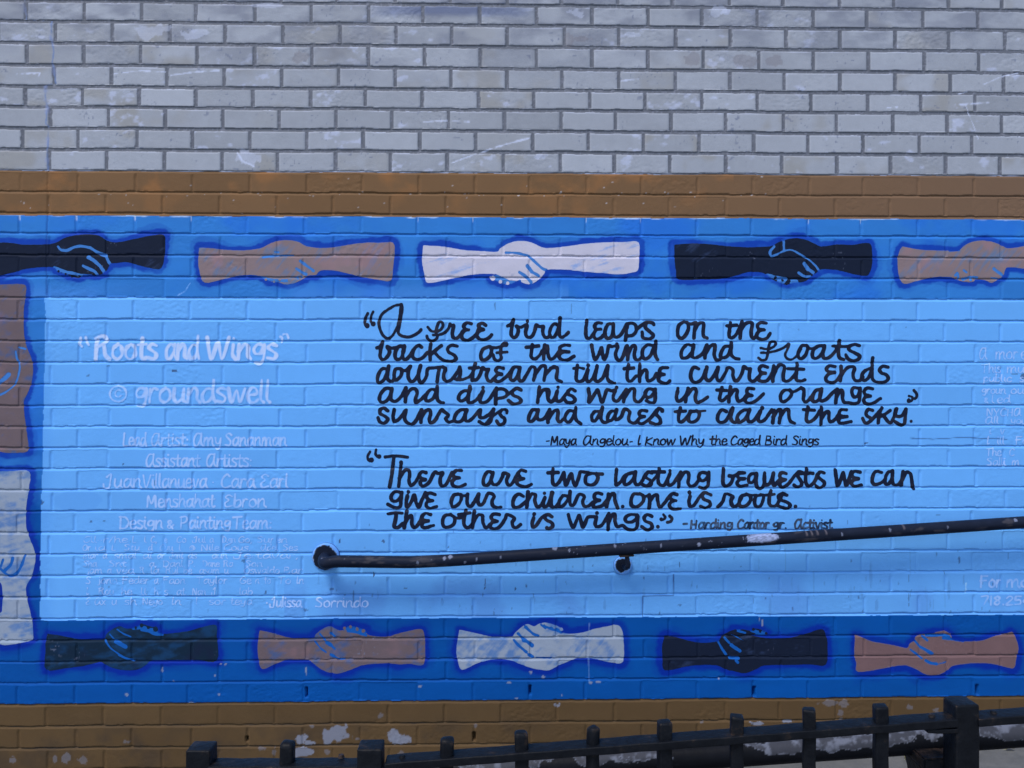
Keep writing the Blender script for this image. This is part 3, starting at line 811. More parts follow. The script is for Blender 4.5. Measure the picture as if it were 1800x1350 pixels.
HAND_LABEL = {"dark": "handshake painted in near-black navy", "teal": "handshake painted in dark teal", "tan": "handshake painted in dusty tan", "rose": "handshake painted in reddish brown", "white": "handshake painted in chalky white"}
for n_, (h, P) in enumerate(zip(HANDS, HAND_SHAPES)):
    gx, gz = axes(P[:, 0].min() - 0.01, P[:, 0].max() + 0.01, P[:, 1].min() - 0.01, P[:, 1].max() + 0.01, 2, 1)
    F = poly_sdf(gx, gz, P)
    G = np.full(F.shape, 1.0)
    cuts = [s for s in h[5].split(";") if s[0] != '+']
    dots = [s[1:] for s in h[5].split(";") if s[0] == '+']
    strokes_field(G, gx, gz, ";".join(cuts), h[0], h[1], h[2], 10, seed=n_, rough=0.18)
    T_d = np.full(F.shape, 1.0)
    strokes_field(T_d, gx, gz, ";".join(dots), h[0], h[1], h[2], 10, seed=n_ + 50, rough=0.15)
    gX, gZ = np.meshgrid(gx, gz, indexing='ij')
    ragg = 0.0011 * fbm(gX, gZ, 0.012, 800 + n_, 3)
    F = np.minimum(np.maximum(F + ragg, -(G + 1.2 * ragg)), T_d - 0.0008 + 1.4 * ragg)
    kind, lower = h[3], (h[1] > 480)

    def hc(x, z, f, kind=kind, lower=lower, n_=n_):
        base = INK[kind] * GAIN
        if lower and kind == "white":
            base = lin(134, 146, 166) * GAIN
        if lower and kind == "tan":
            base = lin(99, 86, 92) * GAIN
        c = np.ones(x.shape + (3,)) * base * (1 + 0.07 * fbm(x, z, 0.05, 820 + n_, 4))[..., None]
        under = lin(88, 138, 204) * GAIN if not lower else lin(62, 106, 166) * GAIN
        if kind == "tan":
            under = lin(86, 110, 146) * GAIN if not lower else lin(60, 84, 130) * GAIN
        a_ = 0.6 + 0.35 * math.sin(n_ * 2.1)                 # the brush was dragged at a slant
        u_, v_ = x * math.cos(a_) + z * math.sin(a_), -x * math.sin(a_) + z * math.cos(a_)
        w = 0.55 * fbm(x, z * 1.2, 0.085, 840 + n_, 3) + (0.35 if lower else 0.6) * fbm(u_ * 0.22, v_ * 1.6, 0.016, 845 + n_, 4) + (0.5 if lower else 0.15) * fbm(x, z * 1.6, 0.030, 848 + n_, 4)
        if kind in ("tan", "white"):
            a = 0.80 if (kind == "tan" or lower) else 0.62
            c = mix(c, under, sstep((-0.10 if kind == 'white' else -0.12) if lower else (0.12 if kind == 'white' else -0.05), 0.5, w) * a)
            if kind == "tan":
                c = mix(c, np.array(lin(142, 112, 120) * GAIN) * (0.75 if lower else 1), sstep(0.1, 0.6, fbm(x, z, 0.07, 860 + n_, 3)) * 0.5)
        elif kind == "teal":
            c = mix(c, np.array(lin(22, 66, 112) * GAIN), sstep(-0.1, 0.6, w) * 0.55)
            c = mix(c, np.array(lin(20, 30, 56) * GAIN), sstep(0.0, 0.5, fbm(x, z, 0.09, 870 + n_, 3)) * 0.7)
        elif kind == "dark":
            c = mix(c, np.array(lin(52, 68, 104) * GAIN), sstep(0.25, 0.7, w) * 0.5)
        rub = sstep(0.6, 0.85, vnoise(x, z, 0.006, 880 + n_)) * sstep(0.45, 0.7, fbm(x, z, 0.08, 890 + n_, 2))
        c = mix(c, under, sstep(-0.0022, 0.0, f) * 0.35 * (kind in ('white', 'tan', 'rose')))
        return mix(c, np.array(lin(120, 130, 160) * GAIN), rub * 0.4)

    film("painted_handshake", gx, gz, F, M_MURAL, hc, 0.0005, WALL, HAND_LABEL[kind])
# ------------------------------------------------------------------ the black handwriting, stroke by stroke
TILE = {"A": (620, 520), "B": (960, 520), "C": (1280, 520), "D": (620, 750), "E": (960, 750), "F": (1280, 750)}   # 5 units = 1 photo pixel
L1 = [("A", """r12 132,155 114,190 106,235 116,262;r24 126,262;r11 181,138 164,175 157,215 168,240;r21 180,246;
r13 425,75 375,85 310,120 255,165 230,230 240,290 265,345 310,375 352,345 388,280 412,190 425,100 425,75;r15 428,75 432,120 422,180 405,270 398,320 428,350 480,362 530,350 575,325 600,298;
r13 660,275 690,308 730,314 770,300 793,265 785,235 762,230 745,260 732,320 745,360 720,390 685,395 658,375 652,355;r13 705,345 760,342 805,325 840,290 856,248;
856,248 870,262 888,262 876,320 882,362 910,375 940,350 968,310;1042,245 1005,238 975,262 988,288 1020,298;1018,300 980,308 956,345 968,380 1010,390 1050,372 1090,330 1108,290;
1170,260 1140,240 1108,255 1112,280 1150,297;1150,300 1112,310 1090,345 1112,378 1160,385 1200,365 1222,342;
1360,265 1395,245 1414,208 1400,270 1392,335 1415,368 1445,345 1455,300 1440,268;1440,268 1480,275 1530,255 1520,310 1525,350 1550,365 1580,350 1600,305 1615,255 1640,270 1675,268 1668,310 1685,360 1715,365 1735,340;r17 1535,222"""),
      ("B", """105,258 75,245 45,275 30,325 42,362 70,360 95,320 115,270;123,195 118,260 115,330 130,365 165,350 195,322;
358,215 350,290 350,350 372,375 405,350 425,318;490,240 450,236 425,265 440,290 482,292;480,292 440,300 418,340 435,375 475,372 510,340;575,245 545,250 520,295 520,350 545,375 575,355 590,300 590,245 592,310 600,355 630,360 665,330 712,245 705,310 698,390;
712,245 760,240 790,265 790,310 760,345 702,355;790,300 835,262 880,234 930,235 948,252;880,234 872,275 905,310 942,345 925,372 885,378 850,365 845,320;
1215,228 1170,255 1155,310 1160,355 1190,375 1225,345 1250,290 1245,240 1215,228;1235,238 1275,248 1320,235 1305,290 1298,370;1300,320 1330,255 1365,235 1385,250 1380,310 1385,355 1415,372;
1590,262 1675,258;1620,235 1612,300 1608,350 1630,370 1665,345 1690,300 1722,230"""),
      ("C", """125,225 112,300 105,370;108,310 145,250 190,232 212,245 202,310 205,360 225,375 250,345;335,240 290,234 258,258 270,290 320,298;320,300 275,308 250,345 265,375 310,382 345,365 368,330""")]
L2 = [("A", """212,458 245,440 262,405 245,480 242,535 265,560 300,540 325,490 305,448 345,460 400,450 455,438;455,445 415,440 380,480 372,530 388,558 420,550 445,500 455,445 440,500 440,545 465,560 500,530 530,480;
605,450 580,434 545,460 525,510 535,548 575,560 620,540 655,500;685,425 678,490 680,562;780,438 740,468 690,512;715,490 750,530 790,562 840,575 885,572 908,550 890,520 845,495 835,460 870,434 918,442;
1195,445 1145,470 1125,520 1135,560 1165,562 1205,530 1220,480 1210,450 1195,445;r14 1212,450 1260,455 1320,440 1355,435 1350,415 1325,418 1305,450 1300,510 1305,550 1275,570 1245,555 1235,520;r13 1265,500 1358,494;
1525,452 1635,440;1578,430 1570,500 1568,535 1595,555 1630,535 1665,485;1688,430 1680,490 1678,555;1680,520 1695,462 1712,440"""),
      ("B", """5,440 16,462 14,500 30,550 60,552 90,520 115,485;208,436 165,432 122,452 132,482 202,490;202,492 140,498 112,530 135,558 190,562 245,530;
400,435 412,500 430,560 460,520 485,455 495,510 512,560 535,510 550,440 580,445 630,440 612,500 615,540 640,568 670,545 705,445;r15 622,422;712,440 720,500 715,560;720,520 750,450 775,435 785,460 775,510 785,555 815,560 845,530;
940,437 890,432 852,470 847,530 875,555 920,520 950,445;965,400 960,470 960,520 980,560;
1290,437 1240,430 1202,465 1187,510 1200,546 1250,535 1290,480 1298,430 1285,500 1290,540 1330,540 1380,500 1412,432;1415,430 1400,490 1395,545;1400,510 1440,445 1480,428 1482,470 1476,520 1495,563 1530,560;1610,442 1570,447 1542,490 1532,530 1555,546 1600,520 1628,440;1628,410 1625,480 1630,525 1665,550 1698,555"""),
      ("C", """r12 285,458 340,468 395,450 420,415 400,402 370,410 355,450 345,520 330,560 295,565 265,545;r12 288,500 350,498 430,480 490,455 535,420 520,470 500,510 510,545 550,560 600,530 640,470;
690,437 650,437 622,480 614,530 640,553 680,520 700,460 690,437;r13 695,455 740,465 790,442 845,437;845,437 790,442 747,480 742,535 775,548 820,510 850,440 835,500 840,545 880,545 930,500 970,430;978,395 968,470 975,540 1015,560;918,440 1040,445 1110,427 1155,438;
1110,427 1065,445 1062,475 1110,500 1155,530 1140,560 1095,570 1055,555 1035,522""")]
L3 = [("A", """305,642 260,642 227,690 217,745 235,763 275,735 310,655;315,615 305,690 310,735 340,752 362,735 362,690 378,645 420,640;420,645 430,650 425,700 385,740 358,730;425,650 470,655 508,615 490,660 488,710 510,753 545,740 580,680 597,612 578,690 590,758 620,755 650,700 660,642 720,632 790,625;
762,632 750,690 742,755;790,625 815,642 800,690 805,735 835,752 880,725 925,660 942,625 946,690 920,735 885,722;r14 915,740 970,735 1040,700 1068,630;1078,595 1060,660 1050,740;1022,635 1105,630;1055,742 1090,735 1120,690 1140,632 1160,645 1195,645 1175,690 1185,738 1215,750 1245,722;
1325,637 1280,627 1257,650 1270,675 1310,685;1310,690 1272,695 1245,730 1275,755 1320,735 1370,690 1410,632;1465,627 1420,627 1392,680 1387,730 1415,743 1450,700 1470,627 1457,700 1467,745 1495,745 1530,690 1570,625 1605,640 1600,700 1590,740;1600,700 1650,625 1685,615 1697,650 1682,740;1690,700 1740,640 1770,622 1800,640"""),
      ("B", """40,635 90,627 100,650 90,710 100,738 135,755;
r14 240,638 290,632 330,640;275,610 265,690 265,735 290,753 330,735 365,650 355,700 360,745 385,750 420,700 448,612 435,690 430,735 455,753 500,715 543,612 535,690 545,740 575,760 605,768;r17 370,610;
685,640 770,634;725,605 712,680 715,735 745,750 790,705;825,600 820,680 822,752;822,705 860,652 885,662 885,720 900,748 940,730 970,685;1070,632 1020,632 997,655 1005,680 1040,690;1040,692 1000,700 985,735 1010,760 1060,768 1088,748;
1340,642 1300,627 1277,660 1270,710 1290,753 1330,758 1375,720 1412,625 1400,690 1405,730 1435,745 1475,700 1512,625 1500,700 1510,745 1540,735 1580,670 1600,630 1640,650 1640,700 1660,745 1690,735 1725,670 1738,620 1765,640 1795,642"""),
      ("C", """195,642 185,690 190,738 225,750 265,712;345,627 300,614 272,640 285,670 330,678;330,682 287,690 265,730 287,750 340,745 380,690 402,615;400,620 395,690 392,750;395,705 440,617 475,607 495,630 485,690 490,743 530,745 580,700 608,645;608,595 600,660 600,735 635,748 675,737;525,640 665,645;
940,622 890,614 864,640 880,665 940,672;940,675 887,685 857,720 870,753 920,763 965,735 992,690;992,620 992,690 985,745;990,705 1040,637 1090,622 1110,640 1097,690 1110,738 1150,745 1185,715;1255,637 1210,652 1177,690 1177,730 1205,743 1245,700 1262,640;1270,545 1265,640 1265,720 1290,750 1330,760 1375,758 1405,730 1390,695 1345,675 1330,645 1360,617 1405,627""")]
L4 = [("A", """340,817 290,814 247,860 234,910 255,936 300,920 335,860 345,815 335,870 340,915 380,925 430,880 468,808;468,808 465,870 462,930;465,885 510,822 550,820 565,850 552,900 555,938 600,910 640,870;735,832 690,822 652,860 642,915 670,923 715,890 740,825;742,795 740,860 745,910 770,935 798,940;
1030,832 975,837 937,870 932,910 960,923 1005,890 1035,820;1030,797 1020,870 1015,930 1040,938 1080,920 1120,870 1145,838 1125,890 1120,930 1155,938 1200,910 1262,815;r16 1145,805;1265,812 1258,880 1255,950;1250,850 1265,827 1310,817 1350,835 1358,870 1325,893 1262,903;1358,870 1400,840 1440,812 1480,827;1440,812 1402,840 1410,872 1460,895 1480,925 1450,946 1405,948 1370,920;
1640,800 1632,870 1625,935;1630,890 1670,832 1715,822 1725,850 1715,900 1740,935 1780,910"""),
      ("B", """10,850 18,905 45,925 75,900 98,838 88,890 95,925 130,920 170,870 215,820 255,835;r16 105,803;215,820 192,838 197,865 235,885 255,915 230,938 185,935 165,915;
372,818 380,880 376,935 410,890 450,827 468,870 490,935 515,880 535,827 575,835 607,832 590,880 595,915 625,925 665,880 702,825;r17 620,805;705,825 690,880 680,930;690,895 740,822 775,822 775,870 782,920 820,930 865,880;950,825 900,818 872,850 877,885 915,888 950,850 958,820;960,820 960,880 950,935 910,936 878,922;
1155,840 1145,890 1160,928 1195,910 1230,870 1248,812;r15 1158,812;1248,812 1235,870 1225,930;1235,885 1280,822 1310,817 1320,845 1310,900 1330,938 1375,920 1420,890;
r16 1500,827 1585,832;1545,805 1530,870 1525,908 1550,923 1590,885;1620,800 1610,870 1605,930;1608,885 1650,827 1680,832 1675,880 1690,925 1730,910 1755,880"""),
      ("C", """225,817 180,812 162,835 175,862 212,876;205,878 167,885 147,915 165,938 215,938 265,905 310,860;
540,827 490,832 462,870 462,918 490,930 535,900 560,855 540,827;r14 555,850 600,832 640,807;640,807 665,827 665,870 660,910 680,933 715,910 750,865;810,822 770,832 742,880 747,928 790,918 815,870 820,817 805,880 815,923 860,910 910,860 955,820;960,820 950,880 945,940;950,895 985,832 1005,842 1005,900 1020,935 1060,940;1150,812 1100,808 1087,850 1105,888 1140,878 1155,830 1160,812;1160,820 1155,890 1145,935 1105,948 1060,940;
1270,817 1225,810 1197,835 1205,865 1250,880;1250,882 1207,890 1192,920 1215,948 1270,945 1338,902;r11 1588,880 1617,890 1615,918 1595,930;r19 1588,922;r13 1632,830 1655,862 1655,890 1640,903""")]
L5 = [("A", """310,1012 275,987 242,1000 242,1035 285,1060 310,1085 280,1116 240,1108 222,1072;365,1000 355,1060 365,1103 410,1080 468,1002 455,1070 475,1110 520,1128 560,1090 602,1002;605,1000 600,1060 600,1112;600,1075 640,1012 675,1002 685,1040 672,1090 690,1118 730,1085 778,1002 800,1015 840,1048 818,1080 840,1110 885,1100;
1000,1002 950,1002 907,1040 892,1090 920,1108 965,1090 1005,1000 987,1060 1000,1100 1050,1080 1120,1000 1115,1060 1150,1070 1200,1040 1238,1000;1238,997 1222,1060 1205,1110 1160,1130 1110,1105;r13 1170,1120 1230,1060 1310,1002 1352,1005 1355,1030;1310,1002 1292,1030 1310,1060 1335,1080 1330,1118 1290,1133 1265,1100;
1620,1002 1580,1002 1552,1050 1547,1095 1575,1103 1610,1060 1630,1000 1620,1060 1640,1090 1690,1070 1728,1002"""),
      ("B", """30,1000 20,1060 15,1110;20,1085 60,1022 95,1002 105,1030 100,1080 120,1108 165,1075;245,1012 200,1012 167,1060 172,1098 205,1108 240,1060 258,1005;260,980 255,1040 265,1090 305,1125;
475,1017 430,1017 402,1050 407,1095 435,1095 470,1040 490,1000;495,980 485,1040 485,1090 515,1113 550,1100;610,1012 570,1017 542,1060 547,1098 580,1088 610,1040 620,1000 605,1060 620,1090 660,1060 690,995 735,1020 725,1070 735,1105 775,1118 810,1095;885,1012 840,1007 817,1030 830,1055 868,1060;865,1062 827,1070 805,1100 830,1123 870,1113 930,1060 985,992 1020,1000 1020,1012;985,992 967,1040 1000,1080 1000,1118 960,1128 915,1113;
r15 1135,1018 1225,1012;1180,985 1165,1050 1165,1095 1190,1108 1235,1070 1270,1012;1320,1012 1270,1022 1252,1065 1257,1103 1295,1108 1335,1080 1345,1030 1320,1010;r12 1258,1010 1330,1012 1400,1010;
1585,1017 1545,1002 1512,1040 1507,1090 1535,1113 1585,1090 1640,985 1625,1050 1630,1095 1660,1112 1690,1090"""),
      ("C", """185,1002 135,1007 92,1040 77,1090 100,1113 150,1080 190,1000 172,1060 182,1105 220,1100 260,1050 285,1012 265,1070 275,1105 315,1095 350,1050 385,1002;r19 300,985;405,1008 400,1060 392,1115;395,1065 440,1002 465,1007 460,1060 450,1115;455,1075 500,1002 530,1002 535,1050 545,1100 585,1120;
r15 660,1000 760,1005;705,980 690,1050 690,1095 720,1108 770,1070 805,1010;820,980 820,1060 815,1130;818,1085 860,1022 885,1022 885,1080 900,1108 935,1090 970,1045;1040,1002 995,1002 977,1030 990,1055 1045,1060;1045,1062 992,1070 972,1095 990,1120 1080,1105;
1270,1007 1235,997 1212,1025 1220,1055 1255,1080 1240,1108 1205,1118 1182,1078;1240,1108 1290,1060 1350,990;1350,985 1325,1050 1318,1115;1425,1007 1375,1040 1330,1062;1365,1052 1400,1100 1430,1113 1460,1060 1480,992 1465,1040 1490,1060 1530,1050 1562,1000;1562,997 1555,1070 1545,1128 1510,1133 1467,1105;r15 1608,1102""")]
M1 = [("D", """r12 152,220 131,258 135,290 150,303;r22 164,292;r12 206,202 200,240 215,262;r20 232,262;285,266 380,257 482,268;362,262 352,350 340,440 324,530;r15 425,312 415,420 403,525;408,455 455,387 490,382 500,420 495,480 515,518 555,480 600,405 645,402;645,405 610,397 587,425 600,450 640,465;635,470 602,475 592,500 620,523 670,490 718,402 750,412 790,405 770,450 770,500 790,523 825,500 872,405;955,385 910,385 882,415 892,440 937,450;935,452 897,460 872,490 890,523 940,528 990,507;
1225,402 1185,397 1152,450 1152,508 1185,513 1215,470 1235,400 1217,470 1237,508 1280,500 1315,440 1325,407 1355,412 1370,427 1352,470 1367,513 1400,500 1452,410;1520,392 1480,382 1457,410 1472,445 1502,455;1500,458 1452,470 1442,495 1470,518 1520,528 1572,507"""),
      ("E", """r17 15,405 108,402;62,372 55,440 60,498 85,513 125,470 155,402 160,460 175,513 210,430 225,412 235,470 258,518 285,450 302,397 350,402 430,412 495,417;400,412 352,432 347,490 380,513 430,500 455,450 440,412;
618,377 612,450 615,513 650,490 700,425 770,402;770,402 722,412 687,460 692,508 730,498 770,450 785,397 777,460 790,508 830,495 890,402 930,407;890,402 872,440 918,475 920,513 872,520 842,505;r14 895,515 940,470 990,410;995,372 985,440 990,498 1030,518 1060,480 1087,415 1067,470 1077,513 1110,505 1150,450 1182,400;930,397 1040,397;r17 1088,387;1182,400 1170,460 1165,530;1170,475 1210,407 1245,402 1255,440 1247,490 1270,523 1310,510 1350,460;1420,412 1370,402 1342,430 1347,468 1385,473 1420,440 1430,402 1427,470 1420,520 1390,543 1352,533;
1558,370 1555,440 1555,498 1580,523 1620,500 1640,450 1610,432 1650,432 1690,412 1745,405"""),
      ("F", """145,405 100,402 82,425 95,450 147,455;145,458 97,470 77,500 105,523 165,515;245,417 210,412 182,440 182,485 215,488 245,440 250,412 245,480 255,530 285,543 315,510 322,407 315,470 330,513 370,490 397,407 390,470 405,518 440,475;510,412 470,402 452,430 465,455 505,465;500,468 462,480 452,510 480,533 530,500 610,400 655,405;620,397 602,420 620,450 645,490 635,523 600,528 577,513;690,372 680,440 685,498 715,523 760,480 800,402 845,407;630,410 745,410;800,402 782,430 810,460 845,490 835,523 800,538 772,520;
940,380 950,450 960,523 990,460 1010,402 1020,450 1037,518 1065,450 1082,395;1160,400 1110,392 1087,420 1102,445 1147,455;1145,458 1102,470 1082,495 1110,523 1170,513;
1350,402 1300,392 1272,430 1267,488 1295,508 1350,490 1385,452;1440,392 1405,402 1382,450 1382,498 1410,503 1440,450 1445,387 1442,460 1457,508 1500,505 1530,460;1537,397 1527,450 1522,515;1530,465 1565,402 1600,412 1612,460 1620,518 1630,543""")]
M2 = [("D", """425,577 370,572 337,610 347,648 385,653 420,620 430,577;430,580 425,650 415,703 370,713 310,682;480,610 470,660 475,708 510,670 540,600 555,660 580,710 605,650 640,582;r17 488,572;725,597 680,582 647,600 662,638 702,650;700,650 657,660 647,695 680,718 737,702;
930,592 890,602 867,650 872,698 905,698 945,660 955,605 930,592;r14 950,607 1010,605;1010,592 1005,650 1015,693 1050,690 1107,590 1100,650 1115,688 1150,670 1190,587 1242,605 1225,650 1230,690 1260,710 1302,707;
1500,612 1460,592 1422,620 1407,670 1420,708 1470,700 1525,655;1540,572 1535,640 1530,710;1532,655 1575,592 1605,602 1600,650 1620,703 1655,690 1690,622 1675,670 1685,708 1720,680 1755,580;r17 1685,585;1755,577 1745,640 1750,700 1790,708"""),
      ("E", """50,577 40,640 40,693 75,708 110,670;195,612 150,607 117,650 112,698 145,698 185,650 208,600;210,570 205,640 215,688 245,680 287,597 335,612 320,660 335,698 370,698 410,665;490,592 450,582 422,600 432,635 472,645;470,648 432,660 412,690 430,708 490,695 530,650;r16 547,590 540,650 530,705;r16 540,655 575,592 600,597 605,650 630,715;r18 672,702;
820,592 770,592 747,640 752,693 800,703 850,660 855,610 820,588;r14 855,617 905,602;905,600 910,660 905,715;910,655 950,602 975,602 980,650 1000,708 1040,670 1105,592 1150,597;1105,592 1087,612 1102,640 1142,650;1140,652 1102,660 1082,690 1110,723 1182,722;
1265,612 1255,660 1265,698 1300,690 1340,630 1390,580 1447,600;r19 1260,578;1390,580 1372,610 1390,640 1435,660 1440,693 1400,713 1357,700;
1510,705 1550,660 1577,592 1640,612 1625,650 1640,698 1680,690 1715,630"""),
      ("F", """155,597 115,612 97,660 107,698 150,698 190,660 195,612 160,592;r13 190,603 250,600;285,602 245,612 232,660 242,698 280,698 305,650 310,607 285,597;r13 305,605 370,598;375,562 362,620 362,678 390,698 430,680 480,585;r14 325,602 405,594;515,602 472,587 442,610 452,640 510,660 545,690 520,718 470,708 432,690;r18 592,702""")]
M3 = [("D", """310,765 380,757 435,760;385,760 375,820 365,878 400,885 440,850;475,745 465,820 452,888;460,845 505,782 520,800 520,860 545,888 580,850 610,785;685,772 640,762 607,790 620,818 667,825;665,828 622,840 607,870 635,888 710,867;
860,772 810,782 790,830 802,878 850,880 890,850 895,800 860,772;r15 892,803 950,800 990,770;995,735 980,800 977,858 1005,888 1040,870 1070,825;r14 930,772 1030,757;1070,745 1060,820 1052,888;1060,835 1100,777 1140,782 1145,840 1170,888 1205,860;1290,772 1240,767 1217,790 1227,815 1272,830;1270,832 1222,845 1207,880 1240,898 1290,880 1340,810 1357,772 1420,802 1402,840 1412,878 1440,885 1475,860;
1590,800 1577,850 1587,883 1620,860 1660,800 1712,772 1752,792;r19 1595,768;1712,772 1687,790 1702,820 1750,845 1755,878 1720,898 1705,888"""),
      ("E", """195,772 210,830 237,885 265,830 290,777 305,830 325,885 350,830 370,795 430,792 442,800 430,850 445,878 490,865 530,800 550,765;r19 447,758;550,767 545,840 545,905;548,845 580,777 605,772 605,830 625,878 670,868;800,777 740,772 697,800 702,833 750,838 790,810 800,777;805,790 802,860 780,903 720,903 677,870;930,787 890,772 862,795 872,830 920,850 930,888 890,908 842,880;r18 982,878;r12 1030,772 1047,795 1035,813 1015,820;r18 1012,815;r14 1085,785 1105,805 1095,833 1065,840""")]
QUOTES = [("first quotation, five lines of black brush handwriting about a free bird", [L1, L2, L3, L4, L5]),
          ("second quotation, three lines of black brush handwriting about roots and wings", [M1, M2, M3])]


def ink(x, z, f):
    c = np.ones(x.shape + (3,)) * lin(15, 23, 46) * GAIN * (1 + 0.10 * fbm(x, z, 0.02, 901, 3))[..., None]
    return mix(c, np.array(lin(46, 46, 58) * GAIN), sstep(0.10, 0.55, fbm(x, z, 0.03, 903, 3)) * 0.5 + 0.22 * sstep(-0.0016, 0.0, f))


def pale_ink(x, z, f):
    base = np.stack([sample(PAINT[..., q], x, z) for q in range(3)], -1)
    return mix(mix(ink(x, z, f), np.array(lin(84, 92, 112) * GAIN), sstep(-0.3, 0.4, fbm(x, z, 0.03, 905, 3)) * 0.4), base, 0.04 + 0.25 * sstep(0.0, 0.6, fbm(x, z, 0.012, 907, 3)))


def write(name, items, r_def, parent, colour_fn, n, seed, rough=0.09, wear=0.0, edge=0.00055, label=None, lift=0.0006):
    """items: (data, ox, oz, scale) -> one film of paint"""
    allx, allz = [], []
    for data, ox, oz, sc in items:
        for s in data.split(";"):
            s = s.strip()
            if s[:1] == 'r':
                s = s.split(" ", 1)[1]
            P = pts(s)
            a, b = at(ox + P[:, 0] / sc, oz + P[:, 1] / sc)
            allx.append(a)
            allz.append(b)
    ax, az = np.concatenate(allx), np.concatenate(allz)
    gx, gz = axes(ax.min() - 0.014, ax.max() + 0.014, az.min() - 0.014, az.max() + 0.014, n, max(n - 1, 1))
    F = np.full((len(gx), len(gz)), 1.0)
    for k, (data, ox, oz, sc) in enumerate(items):
        strokes_field(F, gx, gz, data, ox, oz, sc, r_def, seed + k, rough, cal=0.09)
    gX, gZ = np.meshgrid(gx, gz, indexing='ij')
    near = F < 0.02
    e = np.zeros(F.shape)
    e[near] = edge * fbm(gX[near], gZ[near], 0.007, seed + 31, 3)
    if wear:
        e[near] += wear * sstep(0.1, 0.6, fbm(gX[near], gZ[near], 0.016, seed + 41, 4))
    return film(name, gx, gz, F + e, M_BLACK if colour_fn in (ink, pale_ink) else M_MURAL, colour_fn, lift, parent, label)


sd = 1000
for lab, lines in QUOTES:
    q = bpy.data.objects.new("painted_quotation", None)
    COL.objects.link(q)
    q.parent = WALL
    q["label"] = lab
    for L in lines:
        write("handwritten_line", [(d, TILE[t][0], TILE[t][1], 5.0) for t, d in L], 15.9, q, ink, 2, sd, edge=0.0009, wear=0.0011)
        sd += 50

